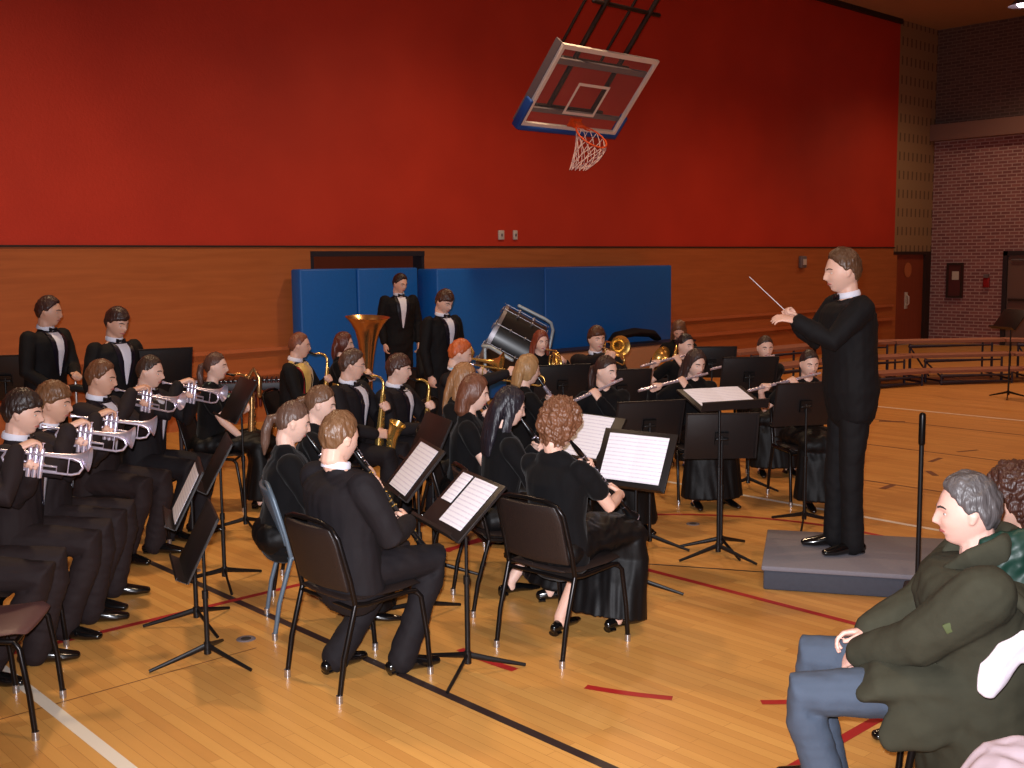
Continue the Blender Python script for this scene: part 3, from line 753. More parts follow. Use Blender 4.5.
    jname = 'dress_top' if fem else 'jacket'
    jm = suit if not fem else ('velvet' if suit == 'suit' else suit)
    build(b, jname, jm, R, vox=cv, sm=3, noise=[(.005, 26, (1, 1, 1)), (.003, 60, (1, 1, .6))])
    if not fem and suit not in ('coat_green',):
        for s in (1, -1):
            S_, E, W, g = arms[s]; u = vn(W - E)
            e = MB(); e.sweep([W - u * .03, W - u * .008], [.034 * k, .033 * k], n=12, cap='flat'); build(e, 'shirt_cuff', 'shirt', R)
    # trousers or skirt
    if not fem:
        b = MB()
        tm = {'coat_green': 'jeans'}.get(suit, suit)
        b.sweep([hip + A(-.01, 0, .06), hip + A(-.01, 0, -.03)], [(.115, .165), (.115, .17)], hint=(1, 0, 0), n=20)
        for s in (1, -1):
            h, kk, an = legs[s]; u = vn(an - kk)
            hem = an + A(0, 0, -.02)
            mid = kk * .5 + hem * .5
            kr = .079 if not seated else .084
            b.sweep([h, h * .5 + kk * .5, kk, kk * .8 + hem * .2, mid, hem], [.1, .09, kr * .93, .073, .068, .072], n=16, cap='round')
        v = build(b, 'trousers', tm, R, vox=cv, sm=3, noise=[(.005, 24, (1, 1, 1)), (.003, 70, (.6, 1, 1))])
    else:
        b = MB()
        if seated:
            kx = (legs[1][1][0] + legs[-1][1][0]) / 2; ax = (legs[1][2][0] + legs[-1][2][0]) / 2
            b.sweep([A(-.06, 0, hipz - .02), A(.12, 0, hipz), A(kx - .08, 0, hipz + .0), A(kx + .03, 0, hipz - .02)], [(.11, .19), (.1, .195), (.092, .205), (.09, .215)], hint=(0, 0, 1), n=24)
            b.sweep([A(kx - .03, 0, hipz - .03), A(kx + .0, 0, .4), A(kx * .7 + ax * .3, 0, .26), A(kx * .55 + ax * .45, 0, .09)], [(.11, .215), (.125, .23), (.15, .245), (.185, .26)], hint=(1, 0, 0), n=24, cap='flat')
        else:
            b.sweep([hip + A(0, 0, .1), hip, A(0, 0, .4), A(0, 0, .08)], [(.11, .15), (.14, .19), (.17, .22), (.2, .26)], hint=(1, 0, 0), n=24, cap='flat')
        build(b, 'skirt', 'satin', R, vox=cv, sm=3, noise=[(.012, 16, (1, 1.6, .35)), (.007, 40, (1, 1.6, .25))])
    # shoes
    for s in (1, -1):
        h, kk, an = legs[s]; f = an - A(0, 0, .085); fd = vn(A(1, -s * .18, 0))
        b = MB(); P = [f + fd * x + A(0, 0, z) for x, z in ((-.06, .04), (-.02, .048), (.06, .042), (.13, .03), (.19, .024))]
        r = [(.032, .03), (.042, .033), (.038, .04), (.03, .044), (.02, .03)] if not fem else [(.03, .024), (.034, .027), (.026, .032), (.02, .036), (.014, .022)]
        b.sweep(P, r, hint=(0, 0, 1), n=16); b.v = [np.column_stack([v[:, 0], v[:, 1], np.maximum(v[:, 2], .003)]) for v in b.v]
        so = build(b, 'shoe', 'shoe', R)
        b = MB(); b.sweep([f + fd * -.07, f + fd * -.03], [(.016, .03), (.016, .032)], hint=(0, 0, 1), n=12, cap='flat'); b.v = [v + A(0, 0, .016) for v in b.v]; build(b, 'heel', 'shoe', so)
    # shirt front, lapels, collar, bow tie
    bvh = tb.bvh()
    def drape(name, m, fl, z0_, z1_, off_, nu=6, nv=14, parent=R):
        def fn(u, v):
            f = z1_ + (z0_ - z1_) * v; yl, yr = fl(v); y = yl + (yr - yl) * u
            o = sp(f) + A(0, y, 0); dr = Rl @ A(1, 0, 0)
            hit = bvh.ray_cast(Vector(o + dr * .6), Vector(-dr))
            p = np.array(hit[0]) if hit[0] else o + dr * .05
            return p + dr * off_
        b = MB(); b.grid(fn, nu, nv); return build(b, name, m, parent, solid=.004)
    if not fem and 'shirt' in extras:
        drape('shirt_front', 'shirt', lambda v: (-.052 * (1 - v) ** .8 - .004, .052 * (1 - v) ** .8 + .004), .36, .97, .006)
        for s in (1, -1):
            drape('lapel', 'satin_lapel', lambda v, s=s: (s * (.052 * (1 - v) ** .8 + .002), s * (.052 * (1 - v) ** .8 + .002 + .042 * math.sin(PI * min(1, .25 + v * .75)))), .34, .99, .009, 4, 14)
    if not fem and suit != 'coat_green':
        e = MB(); c = N + Rl @ A(-.004, 0, .022)
        e.sweep([c + A(.066 * math.cos(a), .064 * math.sin(a), -.014 * math.cos(a)) for a in np.arange(24) * 2 * PI / 24], [(.018, .004)] * 24, hint=(0, 0, 1), closed=True, n=10); build(e, 'collar', 'shirt', R)
        if 'bow' in extras or 'shirt' in extras:
            e = MB(); c = N + Rl @ A(.072, 0, .008); e.ball(c, (.009, .009, .01), 10, 6)
            for s in (-1, 1): e.sweep([c + A(0, s * .004, 0), c + A(.004, s * .022, 0), c + A(.002, s * .042, 0)], [(.007, .005), (.015, .007), (.02, .006)], hint=(0, 0, 1), n=10, cap='flat')
            build(e, 'bow_tie', 'bow', R)
    if 'glasses' in extras:
        e = MB()
        for s in (-1, 1):
            c = hp(.092, s * .031, -.002); yv = Rh @ A(0, 1, 0); zv = Rh @ A(0, 0, 1)
            e.sweep([c + yv * .022 * math.cos(a) + zv * .016 * math.sin(a) for a in np.arange(16) * 2 * PI / 16], .0016, n=6, closed=True)
            e.sweep([hp(.092, s * .053, .002), hp(.02, s * .08, .006)], .0016, n=6)
        e.sweep([hp(.093, -.009, .002), hp(.093, .009, .002)], .0016, n=6); build(e, 'glasses', 'chrome', R)
    return R, dict(M=Mth, HC=HC, N=N, S=S, Rh=Rh, sp=sp, Rl=Rl, arms=arms, loc=loc, rz=rz, z0=z0, bvh=bvh, drape=drape, R=R)
# ================================================================ CHAIRS, STANDS, INSTRUMENTS
def make_chair(kind, label):
    t = empty('stacking_chair', (0, 0, 0), 0, label, 'chair', None)
    tube = 'chair_tube' if kind != 'grey' else 'chair_grey'; padm = {'black': 'chair_pad', 'grey': 'chair_pad', 'brown': 'chair_brown'}[kind]
    for s in (-1, 1):
        b = MB(); b.sweep([(-.165, s * .225, .44), (-.235, s * .225, .2), (-.265, s * .225, .018)], .0125, n=10); l = build(b, 'leg', tube, t)
        b = MB(); b.lathe([(-.018, .0), (-.018, .016), (.02, .016), (.02, 0)], (-.265, s * .225, .018), (0, 0, 1), 12); build(b, 'glide', 'glide', l)
        b = MB(); b.sweep([(.19, s * .215, .43), (.215, s * .225, .4), (.245, s * .23, .2), (.26, s * .23, .018)], .0125, n=10); l = build(b, 'leg', tube, t)
        b = MB(); b.lathe([(-.018, .0), (-.018, .016), (.02, .016), (.02, 0)], (.26, s * .23, .018), (0, 0, 1), 12); build(b, 'glide', 'glide', l)
        b = MB(); b.sweep([(-.165, s * .225, .44), (-.1, s * .222, .43), (.14, s * .215, .435), (.19, s * .215, .43)], .0125, n=10); build(b, 'seat_rail', tube, t)
    b = MB(); b.sweep([(-.165, -.225, .44), (-.19, -.225, .56), (-.245, -.22, .76), (-.26, -.19, .805), (-.265, -.12, .825), (-.268, 0, .83), (-.265, .12, .825), (-.26, .19, .805), (-.245, .22, .76), (-.19, .225, .56), (-.165, .225, .44)], .0125, n=10)
    build(b, 'back_frame', tube, t)
    b = MB(); b.sweep([(-.17, -.22, .42), (-.17, .22, .42)], .01, n=8); build(b, 'stretcher', tube, t)
    b = MB(); b.sweep([(.19, -.215, .42), (.19, .215, .42)], .01, n=8); build(b, 'stretcher', tube, t)
    def back(u, v):
        y = (-.205 + .41 * u); z = .50 + .305 * v; return (-.182 - (z - .5) * .26 - .03 * math.cos((u - .5) * PI), y * (1 - .12 * max(0, v - .8) * 5 * abs(u - .5) * 2), z)
    b = MB(); b.grid(back, 10, 8); build(b, 'backrest', padm if kind != 'grey' else 'chair_grey', t, solid=.022, bevel=.006)
    b = MB(); b.sweep([(-.19, 0, .462), (-.1, 0, .455), (.1, 0, .458), (.2, 0, .468), (.235, 0, .455)], [(.014, .19), (.02, .215), (.022, .225), (.02, .225), (.012, .2)], hint=(0, 0, 1), n=20)
    build(b, 'seat', padm, t)
    return t
CH_PROTO = {k: make_chair(k, 'x') for k in ('black', 'grey', 'brown')}; CH_USED = set()
def chair(kind, loc, rz, label, group='band chairs'):
    p = CH_PROTO[kind]
    if kind in CH_USED: c = dup(p, loc, rz, label)
    else: CH_USED.add(kind); p.location = loc; p.rotation_euler = (0, 0, rz); c = p; c['label'] = label
    c['group'] = group; return c

def stand(hub, rz, z, tilt, label, dw=.5, dh=.34, legrot=None, group='black music stands', desk=True, pole_only=False):
    """rz: direction the desk's face looks (towards the player); tilt: degrees from vertical"""
    t = empty('music_stand', (hub[0], hub[1], 0), rz, label, 'music stand', group)
    b = MB(); b.sweep([(0, 0, .05), (0, 0, z * .55)], .0125, n=12, cap='flat'); build(b, 'lower_tube', 'black_metal', t)
    b = MB(); b.sweep([(0, 0, z * .55), (0, 0, z - .0)], .0085, n=12, cap='flat'); b.lathe([(0, .0), (0, .016), (.04, .016), (.04, 0)], (0, 0, z * .55 - .02), (0, 0, 1), 12); build(b, 'upper_tube', 'black_metal', t)
    b = MB(); b.lathe([(0, 0), (0, .018), (.06, .018), (.06, 0)], (0, 0, .045), (0, 0, 1), 12); build(b, 'hub', 'black_metal', t)
    lr = legrot if legrot is not None else 0
    for k in range(3):
        a = math.radians(lr + 120 * k) - rz; c, s = math.cos(a), math.sin(a)
        b = MB(); b.sweep([(c * .012, s * .012, .085), (c * .1, s * .1, .06), (c * .29, s * .29, .010)], [(.016, .007), (.014, .007), (.009, .009)], hint=(0, 0, 1), n=8, cap='flat'); build(b, 'leg', 'black_metal', t)
    T = math.radians(tilt); up = Vector((-math.sin(T), 0, math.cos(T))); nr = Vector((math.cos(T), 0, math.sin(T)))
    Mx = Matrix((nr, Vector((0, 1, 0)), up)).transposed().to_4x4(); Mx.translation = Vector((.025, 0, z))
    b = MB(); b.box((-.004, -dw / 2, -dh / 2), (0, dw / 2, dh / 2), Mx)
    build(b, 'desk', 'stand_desk', t, bevel=.0015)
    b = MB(); b.box((-.004, -dw / 2, -dh / 2 - .004), (.055, dw / 2, -dh / 2), Mx); b.box((.051, -dw / 2, -dh / 2), (.055, dw / 2, -dh / 2 + .012), Mx); build(b, 'shelf', 'stand_desk', t, smooth=False)
    b = MB(); b.box((-.03, -.045, -.06), (-.004, .045, .03), Mx); b.sweep([tuple(Mx @ Vector((-.03, -.035, -.015))), tuple(Mx @ Vector((-.03, .035, -.015)))], .012, n=10); build(b, 'bracket', 'black_metal', t)
    b = MB()
    for e in (-dw / 2, dw / 2 - .012): b.box((-.012, e, -dh / 2), (-.004, e + .012, dh / 2), Mx)
    b.box((-.012, -dw / 2, dh / 2 - .012), (-.004, dw / 2, dh / 2), Mx); build(b, 'desk_rim', 'stand_desk', t, smooth=False)
    W = Matrix.Translation((hub[0], hub[1], 0)) @ Matrix.Rotation(rz, 4, 'Z') @ Mx
    return t, W
def sheet(W, y0, y1, z0, z1, label, rot=0, off=.002, group='sheet music'):
    """page lying on a desk; y across, z up the desk"""
    o_ = Matrix((Vector((0, 0, 1)), Vector((1, 0, 0)), Vector((0, 1, 0)))).to_4x4()   # page local x->desk y, y->desk z, z->normal
    P = W @ Matrix.Translation((off + .001, (y0 + y1) / 2, (z0 + z1) / 2)) @ Matrix.Rotation(math.radians(rot), 4, 'X') @ o_
    w, h = (y1 - y0) / 2, (z1 - z0) / 2
    def fn(u, v): x = -w + 2 * w * u; return (x, -h + 2 * h * v, .003 * math.sin(u * PI) + .001)
    b = MB(); b.grid(fn, 8, 6); o = build(b, 'sheet_music', 'music', solid=.0012); o.matrix_world = P; tag(o, label, 'sheet music', group); return o

def place(name, pr, Pm, label, cat, group=None):
    """empty for an instrument; Pm: 4x4 instrument -> player-local"""
    W = Matrix.Translation((pr['loc'][0], pr['loc'][1], pr['z0'])) @ Matrix.Rotation(pr['rz'], 4, 'Z') @ Pm
    t = empty(name, (0, 0, 0), 0, label, cat, group); t.matrix_world = W; return t
def frame(o, x, zhint):
    x = vn(np.array(x, dtype=float)); z = np.array(zhint, dtype=float); z = vn(z - x * np.dot(z, x)); y = np.cross(z, x)
    m = Matrix((Vector(x), Vector(y), Vector(z))).transposed().to_4x4(); m.translation = Vector(o); return m
def keys(b, x0, x1, n, r, z, y=0, rr=.0055):
    for i in range(n):
        x = x0 + (x1 - x0) * i / max(1, n - 1)
        b.lathe([(0, rr), (.003, rr * 1.1), (.004, 0)], (x, y, z), (0, 0, 1), 8)
    b.sweep([(x0, y + r, z - .001), (x1, y + r, z - .001)], .0018, n=6)
def clarinet(t, m='ebony', metal='silver', L=.66):
    b = MB(); b.lathe([(-.015, .0), (-.015, .004), (.0, .007), (.05, .0125), (.07, .0135), (.075, 0)], (0, 0, 0), (1, 0, 0), 14); build(b, 'mouthpiece', 'ebony', t)
    b = MB(); b.lathe([(.07, .0145), (.12, .0145), (.121, .0135), (.3, .0135), (.301, .0155), (.33, .0155), (.331, .014), (L - .11, .0145)], (0, 0, 0), (1, 0, 0), 14); build(b, 'body', m, t)
    b = MB(); b.lathe([(L - .11, .0165), (L - .09, .0165), (L - .05, .02), (L - .015, .032), (L, .037), (L + .001, .034), (L - .02, .025), (L - .08, .012)], (0, 0, 0), (1, 0, 0), 18); build(b, 'bell', m, t)
    b = MB(); keys(b, .14, .29, 6, .008, .0145); keys(b, .345, .52, 6, .008, .0145); keys(b, .18, .5, 7, -.01, .006, y=.014)
    for x in (.12, .302, .33, L - .11, L - .001): b.lathe([(0, .0165 if x < L - .01 else .0375), (.006, .0165 if x < L - .01 else .038)], (x, 0, 0), (1, 0, 0), 14)
    build(b, 'keywork', metal, t)
def flute(t):
    b = MB(); b.sweep([(-.06, 0, 0), (.60, 0, 0)], .0105, n=14, cap='flat'); b.sweep([(.12, 0, 0), (.15, 0, 0)], .0125, n=14, cap='flat'); build(b, 'tube', 'silver', t)
    b = MB(); b.ball((0, 0, .008), (.02, .013, .005)); build(b, 'lip_plate', 'silver', t)
    b = MB(); keys(b, .2, .56, 13, .012, .0105, rr=.0085); b.sweep([(.18, -.013, .006), (.57, -.013, .006)], .002, n=6); build(b, 'keywork', 'silver', t)
def trumpet(t, m='silver'):
    b = MB(); b.lathe([(0, .0125), (.004, .0135), (.02, .009), (.03, .005), (.08, .0055)], (0, 0, 0), (1, 0, 0), 14); build(b, 'mouthpiece', 'silver', t)
    r = .0065; b = MB(); b.sweep([(.07, 0, 0), (.4, 0, 0), (.435, 0, -.012), (.45, 0, -.04), (.435, 0, -.068), (.4, 0, -.08), (.27, 0, -.08)], r, n=10); b.sweep([(.385, -.012, 0), (.385, -.012, -.08)], .003, n=6)
    b.sweep([(.18, .02, -.045), (.1, .02, -.045), (.1, .02, -.085), (.18, .02, -.085)], r, n=8); b.sweep([(.27, .0, -.05), (.33, 0, -.05), (.33, 0, -.075), (.27, 0, -.075)], r * .9, n=8); build(b, 'tubing', m, t)
    b = MB(); yb = -.0
    b.lathe([(.13, .006), (.25, .0075), (.33, .011), (.39, .017), (.43, .027), (.455, .042), (.468, .057), (.472, .061), (.468, .058), (.44, .03), (.40, .017)], (0, .035, -.0), (1, 0, 0), 22)
    b.sweep([(.13, .035, 0), (.085, .035, -.01), (.068, .035, -.04), (.085, .035, -.07), (.13, .03, -.08), (.2, .015, -.08)], r, n=10); build(b, 'bell', m, t)
    for i in range(3):
        b = MB(); x = .2 + i * .027
        b.lathe([(-.115, 0), (-.115, .011), (-.1, .012), (.025, .012), (.03, .009), (.03, .003), (.055, .003), (.055, .008), (.058, .008), (.058, 0)], (x, .012, 0), (0, 0, 1), 14); build(b, 'valve', m, t)
def sax(t, k=1., m='brass', big=False):
    b = MB(); b.lathe([(-.02, 0), (-.02, .006), (.03, .011), (.06, .011), (.06, 0)], (0, 0, 0), (1, 0, -.15), 12); build(b, 'mouthpiece', 'ebony', t)
    def v(*p): return tuple(A(*p) * k)
    b = MB(); nk = [(.04, 0, -.005), (.1, 0, .005), (.14, 0, -.005), (.165, 0, -.035), (.17, 0, -.07)]; b.sweep(nk, [.008, .009, .010, .011, .012], n=10); build(b, 'neck', m, t)
    o = A(.17, 0, -.07)
    L = .46 * k
    if big: 
        b = MB(); b.sweep([o, o + A(0, 0, .05), o + A(.04, 0, .12), o + A(.09, 0, .05), o + A(.09, 0, -.1)], .02, n=10); build(b, 'crook_loop', m, t); o = o + A(.03, 0, 0)
    P = [o, o + A(0, 0, -.15 * k), o + A(0, 0, -.32 * k), o + A(.0, 0, -.46 * k), o + A(.02, 0, -.515 * k), o + A(.055 * k, 0, -.54 * k), o + A(.09 * k, 0, -.515 * k), o + A(.105 * k, 0, -.46 * k), o + A(.112 * k, 0, -.38 * k), o + A(.13 * k, 0, -.30 * k), o + A(.145 * k, 0, -.262 * k)]
    rr = [.013, .018, .025, .03, .033, .034, .034, .035, .038, .052, .066]
    b = MB(); b.sweep(P[:8], [x * k for x in rr[:8]], hint=(0, 1, 0), n=16); build(b, 'body', m, t)
    b = MB(); b.sweep(P[7:], [x * k for x in rr[7:]], hint=(0, 1, 0), n=22, cap=None); build(b, 'bell', m, t, solid=.003)
    b = MB()
    for i in range(9): b.lathe([(0, (.009 + i * .0014) * k), (.006, (.009 + i * .0014) * k), (.008, 0)], o + A((.016 + i * .0018) * k, 0, (-.07 - i * .045) * k), (1, 0, 0), 10)
    for i in range(4): b.lathe([(0, .018 * k), (.008, .018 * k), (.01, 0)], o + A((.105) * k, -.034 * k, (-.36 - i * .045) * k), (0, -1, 0), 12)
    b.sweep([o + A(.012 * k, .022 * k, -.06 * k), o + A(.024 * k, .03 * k, -.45 * k)], .0025, n=6); b.sweep([o + A(.012 * k, -.022 * k, -.06 * k), o + A(.024 * k, -.03 * k, -.45 * k)], .0025, n=6)
    build(b, 'keywork', m, t)
def french_horn(t, m='brass'):
    b = MB(); b.lathe([(0, .009), (.02, .007), (.05, .004)], (0, 0, 0), (1, 0, 0), 12); build(b, 'mouthpiece', 'silver', t)
    b = MB(); c = A(.24, 0, -.1)
    b.sweep([(.04, 0, 0), (.16, 0, .01)] + [tuple(c + A(.12 * math.sin(a), 0, .12 * math.cos(a))) for a in np.linspace(0, 5.2, 26)], .0085, n=10)
    b.sweep([tuple(c + A(.095 * math.sin(a), .022, .095 * math.cos(a))) for a in np.linspace(0, 5.8, 26)], .0085, n=10); b.sweep([tuple(c + A(.06 * math.sin(a), .022, .05 * math.cos(a))) for a in np.linspace(0, 6.2, 20)], .008, n=8); build(b, 'tubing', m, t)
    b = MB(); b.sweep([c + A(.0, -.02, .1), c + A(.09, -.03, .09), c + A(.16, -.05, .0), c + A(.14, -.08, -.08), c + A(.05, -.11, -.12), c + A(-.03, -.15, -.12), c + A(-.08, -.19, -.11), c + A(-.10, -.21, -.105)], [.012, .014, .017, .022, .032, .055, .105, .15], n=24, cap=None); build(b, 'bell', m, t, solid=.003)
    for i in range(3):
        b = MB(); b.lathe([(-.02, 0), (-.02, .018), (.02, .018), (.02, 0)], c + A(-.04 + i * .04, .045, .02), (0, 1, 0), 12); build(b, 'valve', 'silver', t)
def bell_horn(t, m='brass', R=.062, L=.5):
    """trombone-like: slide plus bell"""
    b = MB(); b.lathe([(0, .0125), (.02, .009), (.05, .006)], (0, 0, 0), (1, 0, 0), 12); build(b, 'mouthpiece', 'silver', t)
    b = MB(); b.sweep([(.04, 0, 0), (.62, 0, 0), (.65, 0, -.015), (.665, 0, -.045), (.65, 0, -.075), (.62, 0, -.09), (.1, 0, -.09)], .0075, n=10); b.sweep([(.12, 0, 0), (.12, 0, -.09)], .006, n=8); build(b, 'slide', m, t)
    b = MB(); b.sweep([(.1, 0, -.09), (.02, .04, -.09), (-.16, .09, -.06), (-.2, .1, -.01), (-.16, .1, .03), (-.05, .1, .035)], .009, n=10); build(b, 'tuning_slide', m, t)
    b = MB(); b.lathe([(-.06, .009), (.06, .012), (.14, .02), (.2, .036), (.235, .062), (.25, .088), (.256, .1), (.25, .094), (.22, .05), (.17, .024)], (0, .1, .035), (1, 0, 0), 26); build(b, 'bell', m, t)
def tuba(t):
    b = MB(); b.lathe([(.42, .05), (.55, .062), (.68, .08), (.78, .105), (.85, .14), (.895, .175), (.91, .19), (.905, .186), (.86, .14), (.78, .1), (.6, .06)], (0, 0, 0), (0, 0, 1), 32); build(b, 'bell', 'brass_dark', t)
    b = MB(); b.sweep([(0, 0, .45), (0, 0, .2), (.02, 0, .08), (.09, 0, .02), (.17, 0, .05), (.2, 0, .14), (.2, 0, .42), (.18, 0, .52), (.13, 0, .56), (.09, .02, .5)], [.05, .05, .052, .052, .048, .044, .036, .032, .028, .024], n=16); build(b, 'main_tube', 'brass_dark', t)
    b = MB()
    for j, (w, h0, h1) in enumerate(((.03, .12, .5), (.06, .16, .46))):
        b.sweep([(.05, .06 + .02 * j, h0), (.05 + w, .06 + .02 * j, h0 - .03), (.14, .06 + .02 * j, h0), (.14, .06 + .02 * j, h1), (.05 + w, .06 + .02 * j, h1 + .03), (.05, .06 + .02 * j, h1), (.05, .06 + .02 * j, h0)], .012, n=8)
    b.sweep([(.1, .07, .5), (.16, .1, .62), (.19, .05, .7)], .008, n=8); build(b, 'branches', 'brass', t)
    for i in range(4):
        b = MB(); b.lathe([(0, 0), (0, .017), (.15, .017), (.155, .006), (.19, .006), (.19, .013), (.195, 0)], (.06 + i * .035, .1, .26), (0, 0, 1), 12); build(b, 'valve', 'silver', t)
# ================================================================ THE BAND
TG = Vector((6.25, 3.7, 0))
def face_to(p, t=TG): return math.atan2(t[1] - p[1], t[0] - p[0])
R_ = math.radians
def headloc(px, py, z, rz, back=.06):
    p = at(px, py, z); return (p.x - back * math.cos(rz), p.y - back * math.sin(rz))
# ---- grips (player local: x forward, y left; s=+1 right hand)
CL = vn(A(.54, -.16, -.83)); FL_A = vn(A(.16, -.97, -.17)); TR = vn(A(.99, 0, -.17))
def g_clar(dirv=CL, a=.20, b_=.41):
    def mk(s):
        return lambda Mt, HC, N, S: dict(G=Mt + dirv * (b_ if s == 1 else a), d=(.38, s * .78, .22), back=(.55, -s * .6, .45), curl=42, pole=(-.15, -s * .6, -1))
    return {1: mk(1), -1: mk(-1)}
def g_flute(ax=FL_A):
    return {-1: lambda Mt, HC, N, S: dict(G=Mt + ax * .2, d=(-.45, -.3, .8), back=(.85, .1, .45), curl=48, pole=(-.1, .7, -1)),
            1: lambda Mt, HC, N, S: dict(G=Mt + ax * .42, d=(.5, .15, .8), back=(-.75, -.1, .5), curl=42, pole=(-.5, -.6, -1))}
def g_trp(ax=TR):
    return {-1: lambda Mt, HC, N, S: dict(G=Mt + ax * .22 + A(0, .01, -.05), d=(.35, -.5, .62), back=(.1, .9, .3), curl=62, pole=(.0, .6, -1)),
            1: lambda Mt, HC, N, S: dict(G=Mt + ax * .23 + A(0, 0, .045), d=(.75, .5, .35), back=(-.45, -.4, .75), curl=40, pole=(-.2, -.7, -1))}
def g_sax(k=1.):
    return {-1: lambda Mt, HC, N, S: dict(G=Mt + A(.17, 0, -.07 - .17 * k), d=(.35, -.78, .2), back=(.6, .6, .3), curl=45, pole=(-.1, .6, -1)),
            1: lambda Mt, HC, N, S: dict(G=Mt + A(.175, -.02, -.07 - .38 * k), d=(.55, .7, -.05), back=(.45, -.8, .2), curl=45, pole=(-.3, -.6, -1))}
def g_horn():
    return {-1: lambda Mt, HC, N, S: dict(G=Mt + A(.22, .06, -.09), d=(.55, -.5, .35), back=(.3, .8, .4), curl=55, pole=(-.1, .6, -1)),
            1: lambda Mt, HC, N, S: dict(G=Mt + A(.15, -.2, -.2), d=(.5, .6, .2), back=(.1, -.9, .1), curl=30, pole=(-.3, -.6, -1))}
def g_trb():
    return {-1: lambda Mt, HC, N, S: dict(G=Mt + A(.11, .03, -.06), d=(.5, -.5, .5), back=(.1, .9, .3), curl=60, pole=(-.1, .6, -1)),
            1: lambda Mt, HC, N, S: dict(G=Mt + A(.42, 0, -.05), d=(.7, .4, .2), back=(.2, -.9, .2), curl=55, pole=(-.1, -.6, -1))}
SUIT_EX = ('shirt', 'bow')
PEOPLE = {}
def musician(key, head, top, label, rzd=None, inst=None, chairk='black', chair_label=None, chair_on=True, loc=None, cx=.04, **k):
    p = at(head[0], head[1], top); rz = face_to(p) if rzd is None else R_(rzd)
    if loc is None: loc = headloc(head[0], head[1], top, rz)
    R, pr = person(label, loc, rz, top=top, **k); PEOPLE[key] = pr
    if k.get('seated', True) and chair_on:
        c = (loc[0] + cx * math.cos(rz), loc[1] + cx * math.sin(rz), 0)
        chair(chairk, c, rz, chair_label or ('black band chair under the ' + label.replace('person ', 'player ', 1))[:110])
    return pr
SK1 = (222, 176, 156); SK2 = (210, 160, 136); SK3 = (228, 186, 168)
BRN = (74, 48, 34); DK = (40, 28, 26); LBR = (120, 84, 56); BLD = (172, 132, 90); RED = (150, 72, 40)
# ---- clarinet boy in front
pr = musician('clar', None or (336, 413), 1.30, 'person in a dark suit playing clarinet in the front chair, back to us', rzd=0, loc=(2.87, 4.29), hcol=(112, 78, 52), skn=SK1, hstyle='short', wide=1.2, yaw=4, pitch=12, lean=-5, cx=.05,
              grips=g_clar(), feet={1: (.22, -.12), -1: (.0, .13)}, knees={1: (.43, -.14, .54), -1: (.40, .13, .53)},
              chair_label='front black stacking chair under the clarinet player in the dark suit', suit='suit')
t = place('clarinet', pr, frame(pr['M'], CL, (.83, 0, .56)), 'black clarinet with silver keys, held by the boy in the front black chair', 'clarinet'); clarinet(t, metal='brass')
# ---- pony tail girl, girl behind her
pr = musician('pony', (290, 402), 1.25, 'person with a long brown ponytail in black velvet, just behind the front clarinet player', sex='f', hstyle='pony', hcol=(92, 66, 54), skn=SK3, grips=g_clar(), chairk='grey', pitch=14, cx=.18, wide=1.12, sleeve='long',
              chair_label='blue-grey stacking chair under the girl with the ponytail')
t = place('clarinet', pr, frame(pr['M'], CL, (.83, 0, .56)), 'clarinet held by the girl with the ponytail', 'clarinet'); clarinet(t)
pr = musician('g3', (318, 386), 1.25, 'person with smooth tied brown hair in black, third in the clarinet row from the front', sex='f', hstyle='pony', hcol=(104, 72, 52), skn=SK3, grips=g_clar(), pitch=14, sleeve='long',
              chair_label='black chair under the third clarinet player from the front')
t = place('clarinet', pr, frame(pr['M'], CL, (.83, 0, .56)), 'clarinet held by the third girl in the left clarinet row', 'clarinet'); clarinet(t)
# ---- curly hair woman
CLF = vn(A(.68, -.1, -.72))
pr = musician('curly', (550, 398), 1.27, 'person with short curly brown hair in a black velvet dress, playing clarinet', rzd=4, loc=(3.90, 3.90), cx=.04, sex='f', hstyle='curly', hcol=(112, 72, 50), skn=SK1, grips=g_clar(CLF), sleeve='short', pitch=16, yaw=-10,
              feet={1: (.40, -.08), -1: (.16, .12)}, knees={1: (.48, -.12, .50), -1: (.46, .12, .5)}, lean=-1, wide=1.16, chair_label='black stacking chair under the curly-haired clarinet player')
t = place('clarinet', pr, frame(pr['M'], CLF, (.73, 0, .68)), 'black clarinet with silver keys held by the curly-haired player', 'clarinet'); clarinet(t)
pr = musician('dark', (507, 388), 1.27, 'person with long very dark hair in black velvet, beside the curly-haired clarinet player', sex='f', hstyle='long', hcol=(34, 30, 38), skn=SK3, grips=g_clar(), sleeve='long', pitch=14,
              feet={1: (.28, -.1), -1: (.1, .1)}, chair_label='black chair under the player with long dark hair')
t = place('clarinet', pr, frame(pr['M'], CL, (.83, 0, .56)), 'clarinet held by the player with long dark hair', 'clarinet'); clarinet(t)
pr = musician('brown', (472, 376), 1.27, 'person with chin-length reddish brown hair seen from behind, in black', sex='f', hstyle='bob', hcol=(106, 64, 46), skn=SK3, grips=g_clar(), sleeve='short', pitch=10,
              chair_label='black chair under the player with chin-length brown hair')
t = place('clarinet', pr, frame(pr['M'], CL, (.83, 0, .56)), 'clarinet hidden in front of the player with chin-length hair', 'clarinet'); clarinet(t)
pr = musician('longb', (462, 364), 1.27, 'person with long light brown hair seen from behind, beyond the chin-length haired player', sex='f', hstyle='long', hcol=(150, 106, 70), skn=SK3, grips=g_clar(), sleeve='long', pitch=10,
              chair_label='black chair under the player with long light brown hair')
t = place('clarinet', pr, frame(pr['M'], CL, (.83, 0, .56)), 'clarinet in front of the player with long light brown hair', 'clarinet'); clarinet(t)
